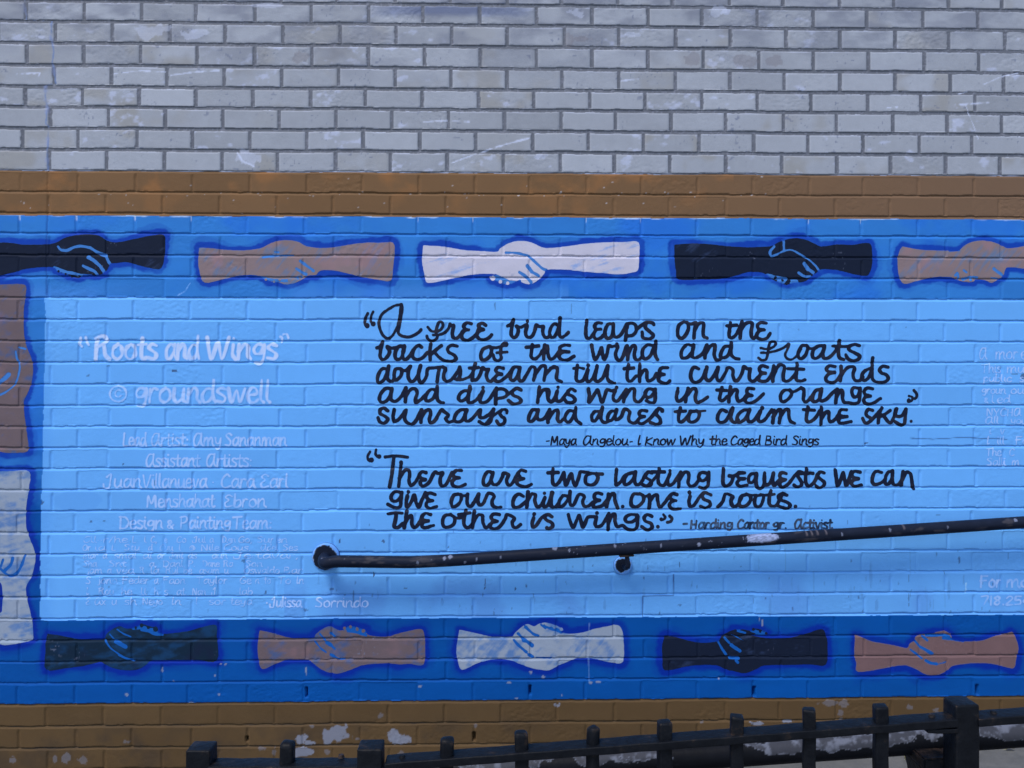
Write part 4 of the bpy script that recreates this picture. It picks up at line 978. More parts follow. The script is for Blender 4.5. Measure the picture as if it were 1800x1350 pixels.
# ------------------------------------------------------------------ a plain brush alphabet for the small and faded writing
GL = {  # width | strokes; x-height 1, baseline 0, capitals 1.5
    'a': "0.85|.70,.88 .42,1 .14,.62 .18,.1 .42,.04 .68,.45;.73,1 .70,.35 .88,0", 'b': "0.75|.15,1.6 .12,.6 .12,.05 .45,0 .68,.4 .55,.9 .15,.7",
    'c': "0.7|.66,.85 .4,1 .12,.6 .18,.1 .45,0 .68,.15", 'd': "0.85|.68,.9 .35,.95 .1,.5 .2,.02 .5,.1 .7,.5;.72,1.55 .7,.5 .85,0",
    'e': "0.72|.15,.5 .6,.6 .55,.95 .3,1 .1,.6 .2,.05 .5,0 .7,.2", 'f': "0.6|.55,1.5 .35,1.55 .25,1.2 .22,0;.05,.85 .5,.9",
    'g': "0.8|.68,.9 .35,1 .12,.65 .25,.35 .55,.45 .7,.95 .68,.1 .5,-.3 .2,-.25", 'h': "0.8|.15,1.6 .12,0;.13,.5 .4,1 .62,.8 .62,.3 .78,0",
    'i': "0.35|.15,.95 .13,.3 .3,0;.16,1.4 .17,1.38", 'k': "0.75|.15,1.6 .12,0;.65,.95 .15,.5 .7,0", 'l': "0.35|.15,1.55 .12,.3 .3,0",
    'm': "1.2|.12,.95 .1,0;.1,.5 .35,1 .5,.8 .52,0;.52,.5 .8,1 .97,.8 .98,.25 1.12,0", 'n': "0.82|.12,.95 .1,0;.1,.5 .42,1 .62,.8 .62,.25 .8,0",
    'o': "0.78|.4,1 .12,.7 .12,.2 .4,0 .66,.3 .62,.8 .4,1", 'p': "0.75|.14,.95 .1,-.45;.12,.6 .4,1 .66,.7 .5,.15 .14,.2", 'q': "0.8|.7,.95 .35,1 .1,.5 .3,.05 .68,.5 .7,.95 .7,-.4",
    'r': "0.6|.12,.95 .1,0;.1,.5 .3,.95 .55,.9", 's': "0.65|.58,.9 .3,1 .12,.75 .55,.35 .45,.02 .08,.08", 't': "0.6|.3,1.4 .26,.3 .4,0 .58,.1;.02,.95 .56,1",
    'u': "0.8|.12,.95 .1,.3 .3,0 .6,.35 .66,.95 .64,.2 .8,0", 'v': "0.7|.08,.95 .32,0 .62,.95", 'w': "1.1|.08,.95 .28,0 .55,.85 .75,0 1.02,.95", 'x': "0.7|.1,.95 .6,0;.6,.95 .08,0",
    'y': "0.8|.1,.95 .2,.35 .5,.3 .68,.95 .62,.1 .4,-.4 .1,-.3", 'z': "0.7|.1,.95 .6,.95 .1,0 .65,.02",
    'A': "1.1|.85,1.45 .4,1.45 .1,.8 .15,.15 .45,0 .8,.7 .88,1.5 .86,.4 1.08,0", 'B': "0.95|.15,1.5 .1,0;.15,1.5 .6,1.4 .6,.95 .2,.8 .75,.6 .7,.08 .1,0", 'C': "1.0|.9,1.25 .6,1.5 .18,.9 .2,.2 .55,0 .95,.2",
    'D': "1.0|.15,1.5 .12,0;.02,1.45 .6,1.4 .92,.8 .65,.1 .12,0", 'E': "0.9|.8,1.3 .5,1.5 .2,1.2 .5,.85 .15,.45 .3,.02 .8,.15", 'F': "0.9|.15,1.5 .12,0;.12,1.48 .8,1.5;.02,.85 .65,.9",
    'G': "1.0|.9,1.25 .6,1.5 .18,.9 .2,.2 .55,0 .85,.2 .88,.65 .6,.65", 'j': "0.4|.25,.95 .25,-.1 .02,-.3;.26,1.4 .27,1.38",
    '4': "0.8|.5,1.25 .08,.45 .7,.45;.55,.9 .5,0", 'H': "0.95|.15,1.3 .1,0;.78,1.3 .72,0;.1,.65 .75,.68", 'I': "0.5|.3,1.55 .2,.5 .25,.05 .45,.2", 'J': "0.9|.3,1.2 .65,1.55 .6,.7 .5,0 .1,-.05 .02,.4", 'K': "0.95|.2,1.3 .1,0;.85,1.2 .15,.55 .85,0",
    'L': "0.75|.15,1.5 .1,.05 .65,.02", 'M': "1.2|.12,0 .2,1.4 .55,.4 .9,1.4 1.02,0", 'N': "1.0|.12,0 .15,1.4 .75,.05 .8,1.4", 'O': "1.0|.5,1.4 .1,.9 .2,.1 .6,0 .9,.6 .75,1.3 .5,1.4", 'P': "0.9|.15,1.5 .12,0;.02,1.4 .6,1.5 .75,1.1 .5,.75 .15,.7",
    'Q': "1.0|.5,1.4 .1,.9 .2,.1 .6,0 .9,.6 .75,1.3 .5,1.4;.6,.3 1,-.1", 'R': "1.1|.22,1.3 .18,0;.1,1.4 .6,1.55 .8,1.2 .25,.8 .62,.95 .75,.3 1.0,.0", 'S': "0.9|.8,1.3 .5,1.5 .2,1.2 .7,.6 .6,.08 .12,.12", 'T': "0.95|.45,1.45 .4,0;.02,1.4 .9,1.48",
    'V': "0.95|.08,1.4 .4,0 .85,1.4", 'W': "1.4|.1,1.45 .35,0 .7,1.1 .95,0 1.3,1.45", 'Y': "0.9|.08,1.35 .45,.7 .8,1.35;.45,.7 .4,0", '&': "0.8|.65,.0 .15,.75 .35,1 .5,.75 .1,.3 .3,0 .7,.45",
    '.': "0.35|.15,.06 .16,.05", ',': "0.35|.18,.1 .08,-.25", ':': "0.4|.18,.75 .19,.74;.18,.1 .19,.09", '-': "0.6|.08,.5 .5,.55", '/': "0.5|.45,1.4 .05,0", '"': "0.5|.12,1.6 .08,1.2;.35,1.6 .32,1.2", '`': "0.4|.2,.6 .21,.59",
    '7': "0.8|.1,1.2 .7,1.25 .35,0", '1': "0.4|.2,1.25 .18,0", '8': "0.8|.4,1.25 .15,.95 .6,.45 .4,0 .12,.3 .6,.9 .4,1.25", '2': "0.8|.1,.95 .4,1.25 .65,.9 .1,.05 .7,.02", '5': "0.8|.65,1.22 .2,1.2 .15,.7 .55,.7 .6,.15 .1,.05", '@': "1.1|.7,.9 .4,.8 .35,.35 .7,.4 .7,.9 .75,.2 1,.6 .6,1.2 .15,.8 .2,.1 .7,-.1"}


def word(text, x0, x1, base, xh, slant=0.0):
    """the strokes of a word fitted between photo columns x0 and x1 on a baseline"""
    W = sum(float(GL[c].split("|")[0]) for c in text)
    k = (x1 - x0) / W
    out, cx = [], 0.0
    for c in text:
        w, st = GL[c].split("|")
        for s in st.split(";"):
            P = pts(s)
            out.append(" ".join(f"{x0 + (cx + p[0]) * k + slant * p[1] * xh:.2f},{base - p[1] * xh:.2f}" for p in P))
        cx += float(w)
    return ";".join(out)


def line(ws, base, xh, slant=0.0):
    return ";".join(word(t, a, b, base, xh, slant) for t, a, b in ws)


SMALL = [("quotation_credit", "small black credit line of thin handwriting under the first quotation", [([("-", 959, 966)], 781, 11), ([("Maya", 967, 1013), ("Angelou", 1024, 1104), ("-", 1106, 1112), ("I", 1119, 1126), ("Know", 1133, 1187), ("Why", 1193, 1238), ("the", 1247, 1278), ("Caged", 1283, 1336), ("Bird", 1344, 1383), ("Sings", 1391, 1439)], 782, 10.5)], 1.35, 0.10),
         ("quotation_credit", "small black credit line of thin handwriting after the second quotation", [([("-", 1200, 1209)], 926, 10), ([("Harding", 1213, 1288), ("Cantor", 1295, 1352), ("gr.", 1358, 1384), ("Activist", 1396, 1463)], 929, 10.5)], 1.75, 0.04)]
for nm, lb, rows, r, sl in SMALL:
    data = ";".join(line(ws, b, xh, sl) for ws, b, xh in rows)
    write(nm, [(data, 0, 0, 1.0)], r, WALL, ink if sl > 0.05 else pale_ink, 3, sd, rough=0.25, edge=0.0003, label=lb)
    sd += 50


def chalk(k, soft):
    def f(x, z, d):
        base = np.stack([sample(PAINT[..., q], x, z) for q in range(3)], -1)
        c = np.ones(x.shape + (3,)) * (base * 0 + mix(lin(95, 159, 226) * GAIN, np.array(lin(186, 200, 244) * GAIN), np.array(k)))
        w = fbm(x, z, 0.03, 951, 4)
        c = mix(c, np.array(lin(196, 206, 250) * GAIN), sstep(0.2, 0.6, fbm(x, z, 0.012, 953, 3)) * 0.35 * k)
        c = mix(c, base, sstep(-0.15, 0.6, w) * (0.66 - 0.45 * k))
        return mix(c, base, sstep(-soft, 0.0, d))
    return f


FADED = [
 ("painted_title", "faded white title in bold brush letters within quotation marks", [([("Roots", 163, 277), ("and", 289, 350), ("Wings", 360, 488)], 631, 26)], 3.3, 0.85, 0.0, "r3 142,594 140,604 144,609;r3 151,593 152,600 156,606;r3 493,592 496,594 495,602;r2.6 498,588 504,587 507,594"),
 ("painted_title", "faded white name in round letters after a copyright sign", [([("groundswell", 235, 476)], 707, 25)], 2.9, 0.60, 0.0, "r2.4 208,678 198,682 193,692 197,702 208,706 218,702 222,692 218,682 208,678;r2.2 213,687 208,685 203,689 203,695 208,698 213,695"),
 ("painted_credits", "faded white credit lines in thin brush letters", [([("Lead", 216, 257), ("Artist:", 265, 332), ("Amy", 339, 390), ("Sananman", 394, 504)], 783.5, 14.5), ([("Assistant", 256, 352), ("Artists:", 362, 444)], 820, 14.5),
   ([("Juan", 181, 249), ("Villanueva", 250, 364), ("`", 370, 378), ("Cara", 387, 448), ("Earl", 456, 507)], 857, 15.5), ([("Menshahat", 257, 378), ("Ebron", 392, 468)], 891, 14), ([("Design", 209, 287), ("&", 293, 306), ("Painting", 316, 406), ("Team:", 409, 479)], 929, 14)], 1.75, 0.50, 0.00026, None),
 ("painted_credits", "nearly worn away white list in small letters", [([("Al-r/he", 146, 225), ("L", 232, 240), ("l", 252, 258), ("C,", 264, 276), ("e", 288, 294), (".Co", 306, 328), ("Jul", 338, 362), ("a", 368, 376), ("D.gn", 390, 414), ("Go,", 418, 444), ("Suren", 450, 506)], 953.5, 7),
   ([("Or", 145, 160), ("ia", 166, 186), ("L", 196, 204), ("Stu", 217, 246), ("d", 260, 268), ("Cuu", 280, 304), ("l", 314, 318), ("@", 332, 344), ("Nile", 353, 386), ("Cous,", 392, 442), ("Adel", 458, 488), ("Ses.", 496, 528)], 967.5, 7),
   ([("mar", 146, 172), ("a", 180, 188), ("smal", 200, 240), ("al", 250, 268), ("ar", 276, 290), ("Jont", 298, 322), ("as", 330, 346), ("aun", 372, 400), ("Jeitavar,", 410, 526)], 981.5, 7),
   ([("Sha", 146, 170), ("Snt", 190, 222), ("a,", 262, 276), ("Danl", 286, 322), ("P.", 330, 344), ("Dane", 356, 386), ("Ra", 392, 410), ("Son", 430, 462)], 996, 7),
   ([("jam", 152, 180), ("a", 188, 196), ("vea", 204, 236), ("R", 245, 254), ("la", 264, 280), ("Rul", 290, 314), ("be", 322, 338), ("asam", 350, 386), ("u", 394, 402), ("Oswaldo", 428, 492), ("Bar", 498, 532)], 1008, 7.5),
   ([("S", 150, 160), ("jona", 172, 206), ("Feder", 214, 262), ("a", 270, 278), ("Faon", 286, 326), ("Taylor", 345, 400), ("Ge", 420, 442), ("n", 448, 456), ("to", 464, 476), ("To", 488, 512), ("In", 520, 534)], 1026, 8),
   ([("I", 150, 156), ("Rou", 172, 200), ("he", 212, 232), ("ll", 246, 258), ("h", 270, 278), ("s", 288, 296), ("at", 310, 326), ("Nan", 338, 362), ("J", 372, 380), ("lab", 420, 444)], 1045.5, 8),
   ([("E", 150, 160), ("Ax", 166, 186), ("u", 196, 206), ("sh", 218, 240), ("Neyo", 250, 286), ("In", 300, 318), ("l", 342, 350), ("sor", 366, 398), ("teya", 404, 444)], 1063, 8)], 0.95, 0.46, 0.00062, None),
 ("painted_credits", "worn white name in small letters below the list", [([("Julissa", 474, 530), ("Sorrindo", 553, 648)], 1067, 11)], 1.45, 0.62, 0.0002, "r1.8 469,1060"),
 ("painted_notice", "worn white notice in small letters, cut off by the picture's edge", [([("A", 1721, 1735), ("mor", 1749, 1790), ("e", 1794, 1804)], 631, 13), ([("This", 1725, 1760), ("mural", 1769, 1830)], 655, 10), ([("public", 1728, 1778), ("s", 1792, 1800)], 671, 8), ([("groun", 1725, 1768), ("ou", 1776, 1800)], 692, 8.5), ([("&", 1730, 1738), ("l", 1742, 1748), ("ed", 1752, 1776)], 708, 8.5),
   ([("NYCHA", 1734, 1795)], 731, 9), ([("All", 1732, 1756), ("your", 1776, 1812)], 745, 8), ([("i", 1738, 1744), ("v", 1758, 1766)], 763, 8), ([("I", 1733, 1740), ("ill", 1752, 1766), ("For", 1785, 1815)], 781, 9), ([("The", 1733, 1760), ("C", 1773, 1783)], 801, 8.5), ([("Salli", 1733, 1768), ("m", 1778, 1792)], 818, 8.5)], 1.15, 0.45, 0.0004, None),
 ("painted_notice", "worn white contact line with digits, cut off by the picture's edge", [([("For", 1722, 1760), ("more", 1768, 1838)], 1032, 13), ([("718.254", 1723, 1812)], 1063, 12)], 2.0, 0.45, 0.0003, None),
]
for nm, lb, rows, r, k, wear, extra in FADED:
    data = ";".join(line(ws, b, xh, 0.03) for ws, b, xh in rows)
    if extra:
        data += ";" + extra
    write(nm, [(data, 0, 0, 1.0)], r * 1.18, WALL, chalk(k, r * 0.8 * MPP), 3 if r < 2.5 else 2, sd, rough=0.3, wear=wear * 2.4, edge=0.0006, label=lb)
    sd += 50
# ------------------------------------------------------------------ the handrail on the wall
c_pipe = np.array([0.0090, 0.0135, 0.030])


def rail_paint(s, th, x, z):
    """th 0 faces the street, pi/2 up"""
    c = np.ones(x.shape + (3,)) * c_pipe * (1 + 0.25 * fbm(s, th * 0.02, 0.05, 41, 3))[..., None]
    u = th * 0.021
    band = sstep(1.9, 0.9, np.abs(((th + np.pi - 0.35) % (2 * np.pi)) - np.pi))
    worn = sstep(0.18, 0.45, fbm(s * 0.6, u * 2, 0.03, 43, 4)) * sstep(0.0, 0.4, fbm(s, u, 0.25, 45, 2) + 0.1)
    c = mix(c, np.array(lin(74, 72, 80)), worn * 0.55 * band)
    ch = sstep(0.55, 0.62, fbm(s * 0.6, u * 1.8, 0.0065, 47, 3)) * sstep(-0.1, 0.3, fbm(s, u, 0.18, 49, 3)) * band
    c = mix(c, np.array(lin(150, 160, 190) * 1.0), ch * 0.42)
    return c


RAIL = thing("wall_handrail", "dark chipped pipe handrail on the pale blue mural, sloping up", "handrail", tuple(pt(573, 978, 0.0)))
RY = -0.075                                                # stands this far off the wall
cl = [(590, 987), (640, 987.3), (700, 988), (728, 988), (760, 986.5), (800, 984.4), (900, 977.8), (1000, 971.1), (1100, 964.5), (1300, 951.2), (1500, 938), (1700, 924.7), (1800, 918), (2100, 898), (2400, 878)]
P3 = [np.array(pt(a, b, RY)) for a, b in cl]
p0 = np.array(pt(573, 979, 0.0))
lead = [p0 + (0, -0.004, 0), p0 + (0, -0.030, -0.001), p0 + (0.003, -0.052, -0.004), p0 + (0.014, -0.069, -0.008)]
path = catmull(np.array(lead + P3), 40)
# even spacing
sl = np.concatenate([[0], np.cumsum(np.linalg.norm(np.diff(path, axis=0), axis=1))])
ss = np.arange(0, sl[-1], 0.003)
path = np.stack([np.interp(ss, sl, path[:, k]) for k in range(3)], 1)
k5 = np.ones(9) / 9
for k in range(3):
    path[4:-4, k] = np.convolve(path[:, k], k5, mode='valid')


def rail_full(s, th, x, z):
    c = rail_paint(s, th, x, z)
    px, py = px_of(x * D / (D + RY), (z - EYE) * D / (D + RY) + EYE)
    up = np.sin(th)
    # the scraped white patch, and a few larger chips where the picture has them
    q = ((px - 1337 - 6 * vnoise(th * 3, px, 1.0, 53)) / 30) ** 2 + ((up - 0.45) / 0.75) ** 2 + 0.35 * fbm(px * 0.5, th * 14, 3.0, 55, 3)
    m = sstep(1.15, 0.75, q) * (np.cos(th) > -0.3)
    c = mix(c, np.array(lin(150, 164, 204)), m * (0.55 + 0.45 * sstep(-0.4, 0.3, vnoise(px * 0.5, th * 18, 2.0, 57))))
    for a, b, r, w in ((792, 0.7, 4, .9), (782, 0.55, 3, .9), (1226, 0.1, 3, 1), (975, 0.95, 5, .8), (1476, 0.2, 2, .7), (818, -0.3, 2, .6), (838, 0.1, 2, .6), (735, 0.1, 3, .5), (1780, .6, 3, .8), (1000, .5, 2, .6), (880, .2, 2, .5), (1080, .7, 2, .6), (1160, .3, 2, .6), (1560, .4, 2, .6), (1660, .2, 2, .5)):
        q = ((px - a) / r) ** 2 + ((up - b) / 0.28) ** 2 + 0.6 * fbm(px, th * 10, 3.0, 59 + a, 2)
        c = mix(c, np.array(lin(140, 150, 180)), sstep(1.1, 0.7, q) * (np.cos(th) > 0) * w * 0.75)
    for a in (1415, 1424, 1434, 1449, 1585):
        c = mix(c, np.array(lin(110, 104, 112)), sstep(2.2, 1.0, np.abs(px - a)) * sstep(0.2, 0.5, up) * 0.5 * (np.cos(th) > 0))
    return c


link("pipe", tube(path, 0.0212, 40, rail_full, M_PIPE, "pipe"), RAIL)


def disc_flange(name, cx, cy, R, T, parent, chips):
    """a dished wall plate painted over with the wall's blue and chipped back to black"""
    nr, na = 26, 72
    prof = [(0, T), (0.80, T), (0.90, T * 0.92), (0.97, T * 0.62), (1.0, T * 0.25), (1.0, 0.0)]
    rr = np.interp(np.linspace(0, len(prof) - 1, nr), np.arange(len(prof)), [p[0] for p in prof])
    rr[:18] = np.linspace(0, 0.86, 18)
    rr[18:] = [0.89, 0.92, 0.95, 0.97, 0.99, 1.0, 1.0, 1.0]
    tt = np.interp(rr, [0, 0.8, 0.9, 0.97, 1.0], [T, T, T * .92, T * .62, T * .25])
    tt[-2:] = [T * 0.1, -0.004]
    th = np.linspace(0, 2 * np.pi, na, endpoint=False)
    c0 = np.array(pt(cx, cy, 0.0))
    x = c0[0] + R * rr[:, None] * np.cos(th)
    z = c0[2] + R * rr[:, None] * np.sin(th)
    y = -np.broadcast_to(tt[:, None], x.shape)
    V = np.stack([x, y, z], -1).reshape(-1, 3)
    i, j = np.meshgrid(np.arange(nr - 1), np.arange(na), indexing='ij')
    j2 = (j + 1) % na
    q = np.stack([i * na + j, (i + 1) * na + j, (i + 1) * na + j2, i * na + j2], -1).reshape(-1, 4)
    u, w = (V[:, 0] - c0[0]) / R, (V[:, 2] - c0[2]) / R
    rad = np.hypot(u, w)
    lim = chips(np.arctan2(w, u)) + 0.10 * fbm(u, w, 0.16, 61, 4)
    m = sstep(0.03, -0.03, rad - lim)
    c = mix(np.ones((len(V), 3)) * lin(96, 150, 222) * GAIN, c_pipe, m)
    rim = sstep(0.05, 0.0, np.abs(rad - lim)) * sstep(-.2, .2, fbm(u, w, 0.2, 63, 2))
    c = mix(c, np.array(lin(170, 190, 225) * GAIN), rim * 0.4)
    c = mix(c, np.array(lin(56, 66, 96)), sstep(0.965, 1.0, rad) * 0.75)
    link(name, np_mesh(name, V, q.ravel(), np.arange(len(q)) * 4, M_PIPE, c), parent)


disc_flange("wall_flange", 573, 978, 0.0500, 0.010, RAIL, lambda a: 0.88 - 0.14 * np.exp(-((a - 0.75) / 0.5) ** 2) + 0.12 * np.exp(-((a + 1.9) / 0.9) ** 2))
disc_flange("wall_flange", 1094.5, 993.5, 0.0345, 0.009, RAIL, lambda a: 0.80 - 0.25 * np.exp(-((a + 1.2) / 0.5) ** 2) + 0.05 * np.sin(3 * a))
# brackets: a bent arm from each flange up to a saddle under the pipe (the second stands beyond the picture's right edge)
dirv = (P3[9] - P3[8]) / np.linalg.norm(P3[9] - P3[8])
ang = math.atan2(dirv[2], dirv[0])
for px, py in ((1095, 993), (2150, 923)):
    if px > 1800:
        disc_flange("wall_flange", px - 0.5, py + 0.5, 0.0345, 0.009, RAIL, lambda a: 0.80 + 0.05 * np.sin(3 * a))
    a0 = np.array(pt(px, py, 0.0))
    a1 = np.array(pt(px + 6, 964.5 - (px + 6 - 1100) * 0.0664 + 1.5, RY))
    arm = catmull(np.array([a0 + (0, -0.006, 0), a0 + (0, -0.035, -0.001), a0 + (0.003, -0.066, 0.006), a0 + (0.006, RY, 0.022), a1 - (0, 0, 0.016)]), 12)
    link("bracket_arm", tube(arm, 0.0078, 20, lambda s, th, x, z: rail_paint(s, th, x, z), M_PIPE, "bracket_arm"), RAIL)
    bm = bmesh.new()
    bmesh.ops.create_cube(bm, size=1, matrix=Matrix.Translation(Vector(a1) - Vector((0, 0, 0.0205))) @ Matrix.Rotation(-ang, 4, 'Y') @ Matrix.Diagonal((0.052, 0.026, 0.007, 1)))
    bmesh.ops.bevel(bm, geom=bm.edges[:], offset=0.002, segments=2, affect='EDGES')
    link("saddle_plate", bm_mesh("saddle_plate", bm, M_IRON), RAIL)

# ------------------------------------------------------------------ the iron fence on the street side of the ramp
FY = -1.470                                                # street face of the top rail
SLOPE = 0.0672


def rail_top_z(x):
    """height of the sloping top rail's upper face at world x"""
    return Z0 + SLOPE * (x - X0)


x_, z_ = at([1170], [1305], FY)
X0, Z0 = x_[0], z_[0]
FENCE = thing("iron_fence", "black iron fence with square pickets through a flat top rail, beside the ramp", "fence", (X0, FY + 0.02, ramp_z(X0)))
NOISE = random.Random(4)


def bar(x0, x1, y0, y1, z0, z1, bev, seed, sub=6, amp=0.0006, twist=0.0, taper=1.0, shear=0.0):
    """a forged bar: bevelled box, many-coat paint makes it slightly lumpy"""
    bm = bmesh.new()
    bmesh.ops.create_cube(bm, size=1)
    for v in bm.verts:
        v.co = Vector((v.co.x * (x1 - x0), v.co.y * (y1 - y0), v.co.z * (z1 - z0)))
    long_ = max(range(3), key=lambda k: (x1 - x0, y1 - y0, z1 - z0)[k])
    ed = [e for e in bm.edges if abs((e.verts[0].co - e.verts[1].co)[long_]) > 1e-6 and sum(abs((e.verts[0].co - e.verts[1].co)[k]) > 1e-6 for k in range(3)) == 1]
    if sub > 1:
        bmesh.ops.subdivide_edges(bm, edges=ed, cuts=sub, use_grid_fill=True)
    bmesh.ops.bevel(bm, geom=[e for e in bm.edges if len(e.link_faces) == 2 and e.calc_face_angle(0) > 0.5], offset=bev, segments=3, profile=0.6, affect='EDGES')
    rr = random.Random(seed)
    ph = [rr.uniform(0, 6.28) for _ in range(9)]
    for v in bm.verts:
        p = v.co
        k = 90
        p.x += amp * math.sin(k * p.z + ph[0]) + amp * .7 * math.sin(2.3 * k * p.y + 1.7 * k * p.z + ph[1])
        p.y += amp * math.sin(k * p.x + ph[2]) + amp * .7 * math.sin(2.1 * k * p.z + ph[3])
        p.z += amp * math.sin(k * p.x + ph[4]) + amp * .7 * math.sin(1.9 * k * p.y + 2.7 * k * p.x + ph[5])
    if twist:
        bmesh.ops.rotate(bm, verts=bm.verts[:], cent=(0, 0, 0), matrix=Matrix.Rotation(twist, 3, 'Z'))
    for v in bm.verts:
        v.co += Vector(((x0 + x1) / 2, (y0 + y1) / 2, (z0 + z1) / 2))
        v.co.z += shear * (v.co.x - (x0 + x1) / 2)
    return bm


def addbar(name, *a, **k):
    bm = bar(*a, **k)
    me = bm_mesh(name, bm, M_IRON, True)
    return link(name, me, FENCE)


PW = 0.0437                                                # square posts
posts = []
for px_l, px_r, py, y in ((323, 371, 1320, FY + 0.055), (626, 673, 1318, FY), (1680, 1722.5, 1240, FY + 0.004)):
    xa_, _ = at([(px_l + px_r) / 2], [py], y)
    _, za_ = at([(px_l + px_r) / 2], [py], y)
    posts.append((xa_[0], y, za_[0]))
posts.append((posts[2][0] + 1.06, FY + 0.004, posts[2][2] + SLOPE * 1.06))
pitch_x = 128.3 / 1410 * (FY + D + 0.012)
for n_, (x, y, z) in enumerate(posts):
    addbar("fence_post", x - PW / 2, x + PW / 2, y, y + PW, ramp_z(x) - 0.02, z, 0.0035, 20 + n_, sub=10, amp=0.0005)
RW, RT = 0.0375, 0.0145


def top_rail(xa, xb, za, zb, ya, yb, seed):
    L = xb - xa
    bm = bar(xa, xb, ya, ya + RW, -RT / 2, RT / 2, 0.0022, seed, sub=24, amp=0.0004)
    for v in bm.verts:
        t = (v.co.x - xa) / L
        v.co.z += za + (zb - za) * t - RT / 2
        v.co.y += (yb - ya) * t
    link("top_rail", bm_mesh("top_rail", bm, M_IRON, True), FENCE)
    bm = bar(xa, xb, ya, ya + RW, -RT / 2, RT / 2, 0.0022, seed + 1, sub=6, amp=0.0004)
    for v in bm.verts:
        t = (v.co.x - xa) / L
        v.co.z += ramp_z(xa) + 0.11 + (ramp_z(xb) - ramp_z(xa)) * t
        v.co.y += (yb - ya) * t
    link("bottom_rail", bm_mesh("bottom_rail", bm, M_IRON, True), FENCE)


g = 0.003
_, zl0 = at([430], [1348.5], FY + 0.05)
_, zl1 = at([600], [1347], FY + 0.005)
top_rail(posts[0][0] + PW / 2 - g, posts[1][0] - PW / 2 + g, zl0[0], zl1[0], posts[0][1] - 0.004, posts[1][1] + 0.002, 40)
xa, xb = posts[1][0] + PW / 2 + 0.004, posts[2][0] - PW / 2 + 0.010
top_rail(xa, posts[2][0] - PW / 2 + g, rail_top_z(xa), rail_top_z(xb), FY, FY, 44)
xa, xb = posts[2][0] + PW / 2 - g, posts[3][0] - PW / 2 + g
top_rail(xa, xb, rail_top_z(xa) - 0.002, rail_top_z(xb) - 0.002, FY, FY, 48)
xe = posts[0][0] - 2.0
# pickets
pk = []
for px, py, tw in ((502, 1304, 0.0), (785, 1297.5, 0.03), (917, 1286, -0.05), (1043.5, 1277, 0.5), (1170.5, 1268, 0.12), (1298.5, 1257, -0.22), (1427, 1246, -0.3), (1553.5, 1239, -0.10)):
    y = FY + RW / 2 + (0 if px > 600 else 0.028)
    x, z = at([px], [py + 5], y - 0.0127)
    pk.append((x[0], y, z[0], tw))
for k in range(1, 8):
    pk.append((posts[2][0] + 0.005 + 0.131 * k, FY + RW / 2, rail_top_z(posts[2][0] + 0.131 * k) + 0.022 - 0.02 * (k < 3), 0.0))
for n_, (x, y, z, tw) in enumerate(pk):
    w = 0.0252 / (abs(math.cos(tw)) + abs(math.sin(tw))) ** 0.6
    o = addbar("picket", x - w / 2, x + w / 2, y - w / 2, y + w / 2, ramp_z(x) + 0.08, z, 0.0085 if n_ < 4 else 0.0045, 60 + n_, sub=14, amp=0.0008, twist=tw)
# plates that carry the rail at the tall post, and bolt heads on the rails
addbar("rail_plate", posts[2][0] - PW / 2 - 0.052, posts[2][0] - PW / 2 + 0.003, FY + 0.002, FY + 0.030, rail_top_z(posts[2][0] - 0.05) - RT - 0.009, rail_top_z(posts[2][0] - 0.05) - RT - 0.001, 0.0015, 90, sub=2)
for px, py in ((596, 1331), (707, 1330), (1638, 1256), (1746, 1249)):
    y = FY + RW * 0.55
    x, _ = at([px], [py], y)
    bm = bmesh.new()
    zz = (rail_top_z(x[0]) if px > 690 else zl1[0]) - (0.002 if px > 1700 else 0)
    bmesh.ops.create_cone(bm, cap_ends=True, segments=14, radius1=0.0062, radius2=0.0045, depth=0.005, matrix=Matrix.Translation((x[0], y + (0.02 if px < 620 else 0), zz + 0.0022)))
    link("bolt_head", bm_mesh("bolt_head", bm, M_IRON), FENCE)
# the pipe rail on the ramp side of the fence, its pale undercoat showing along the top
HY = FY + RW + 0.075


def fence_pipe(s, th, x, z):
    c = np.ones(x.shape + (3,)) * np.array([0.006, 0.007, 0.011]) * (1 + 0.3 * fbm(s, th * 0.024, 0.05, 71, 3))[..., None]
    a = ((th - 0.9 + np.pi) % (2 * np.pi)) - np.pi
    peel = fbm(s, th * 0.024 * 1.6, 0.05, 73, 6) * 1.2 + 0.58 - 0.75 * (a / 0.9) ** 2 + 0.35 * vnoise(s, th * 0, 0.17, 75)
    m = sstep(0.33, 0.37, peel)
    cc = mix(np.ones(x.shape + (3,)) * np.array([0.050, 0.054, 0.072]), np.array([0.14, 0.155, 0.21]), np.clip(sstep(0.0, 0.5, fbm(s, th * 0.024, 0.014, 77, 4)) + sstep(0.08, 0.0, peel - 0.36), 0, 1))
    return mix(c, cc, m)


pa, pb = np.array(pt(1240, 1328, HY)), np.array(pt(1480, 1311.5, HY))
dr = (pb - pa) / (pb - pa)[0]
x0p, x1p = posts[1][0] + 0.02, posts[3][0]
hp = np.array([pa + dr * (x - pa[0]) for x in np.arange(x0p, x1p, 0.0026)])
link("pipe_rail", tube(hp, 0.0243, 72, fence_pipe, M_PIPE, "pipe_rail"), FENCE)
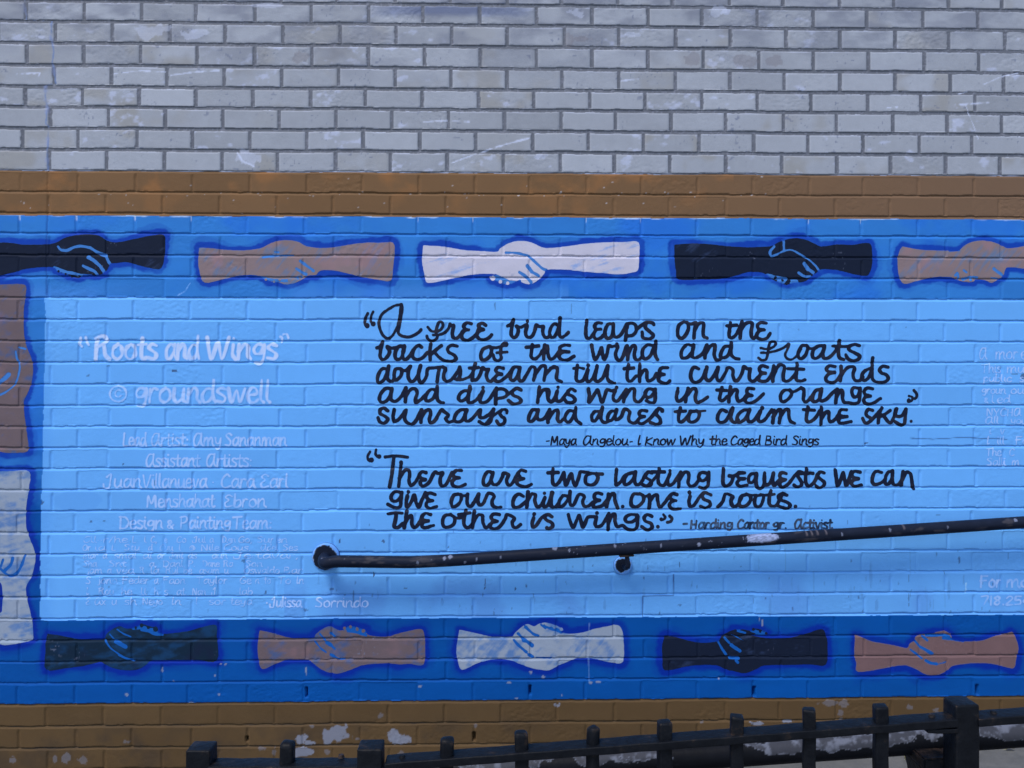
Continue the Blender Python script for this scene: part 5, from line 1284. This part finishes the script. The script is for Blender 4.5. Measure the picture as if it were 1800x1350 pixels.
# cast bracket that ties the pipe to the tall post
pc = pa + dr * (posts[2][0] - 0.012 - pa[0])
bm = bmesh.new()
prof = [(-0.046, -0.006), (-0.046, -0.026), (-0.034, -0.070), (0.010, -0.20), (0.030, -0.16), (0.036, -0.03), (0.034, -0.004)]
f0 = [bm.verts.new((pc[0] + a, posts[2][1] + PW - 0.002, pc[2] + b)) for a, b in prof]
f1 = [bm.verts.new((pc[0] + a * 0.92, HY + 0.018, pc[2] + b)) for a, b in prof]
bm.faces.new(f0)
bm.faces.new(f1[::-1])
for k in range(len(prof)):
    bm.faces.new((f0[k], f1[k], f1[(k + 1) % len(prof)], f0[(k + 1) % len(prof)]))
bmesh.ops.bevel(bm, geom=bm.edges[:], offset=0.003, segments=2, affect='EDGES')
link("pipe_bracket", bm_mesh("pipe_bracket", bm, M_IRON), FENCE)

# ------------------------------------------------------------------ two little leaves on the ramp
m_leaf, n_, l_, b_ = nodes_of("dry_leaf")
nz_ = n_.new("ShaderNodeTexNoise")
nz_.inputs["Scale"].default_value = 120
cr_ = n_.new("ShaderNodeValToRGB")
cr_.color_ramp.elements[0].color = (0.16, 0.17, 0.05, 1)
cr_.color_ramp.elements[1].color = (0.46, 0.42, 0.20, 1)
l_.new(nz_.outputs["Fac"], cr_.inputs["Fac"])
l_.new(cr_.outputs[0], b_.inputs["Base Color"])
b_.inputs["Roughness"].default_value = 0.7


def ramp_hit(px, py):
    d = FWD * FOC + RGT * (px - 900) - UPV * (py - 675)
    t = (0.06 - EYE) / (d[2] - RAMP * d[0])
    return np.array([0, -D, EYE]) + d * t


for px, py, L, rot, lb in ((1593, 1333, 0.026, 0.9, "small curled yellow-green leaf on the ramp, between the last picket and the tall post"),
                           (1776, 1320, 0.030, -0.25, "small yellow-brown leaf on the ramp, beyond the tall post")):
    p = ramp_hit(px, py)
    t = thing("fallen_leaf", lb, "leaf", tuple(p))
    bm = bmesh.new()
    rows = []
    for i in range(9):
        u = i / 8
        w = 0.36 * L * math.sin(math.pi * u ** 0.8) ** 0.8 * 0.62 + 0.0004
        h = 0.003 + 0.006 * math.sin(math.pi * u) + 0.003 * u
        rows.append([bm.verts.new((L * (u - .5), w * s, h + 0.55 * abs(w * s))) for s in (-1, -0.5, 0, 0.5, 1)])
    for i in range(8):
        for j in range(4):
            bm.faces.new((rows[i][j], rows[i + 1][j], rows[i + 1][j + 1], rows[i][j + 1]))
    bmesh.ops.solidify(bm, geom=bm.faces[:], thickness=0.0006)
    bmesh.ops.rotate(bm, verts=bm.verts[:], cent=(0, 0, 0), matrix=Matrix.Rotation(rot, 3, 'Z'))
    o = link("leaf_blade", bm_mesh("leaf_blade", bm, m_leaf, True))
    o.parent = t
    bm = bmesh.new()
    q0, q1 = Vector((L * -.5, 0, 0.003)), Vector((L * -.5 - 0.009, 0.002, 0.0012))
    bmesh.ops.create_cone(bm, cap_ends=True, segments=6, radius1=0.0006, radius2=0.0004, depth=(q1 - q0).length,
                          matrix=Matrix.Translation((q0 + q1) / 2) @ (q1 - q0).to_track_quat('Z', 'Y').to_matrix().to_4x4())
    bmesh.ops.rotate(bm, verts=bm.verts[:], cent=(0, 0, 0), matrix=Matrix.Rotation(rot, 3, 'Z'))
    o = link("leaf_stalk", bm_mesh("leaf_stalk", bm, m_leaf, True))
    o.parent = t
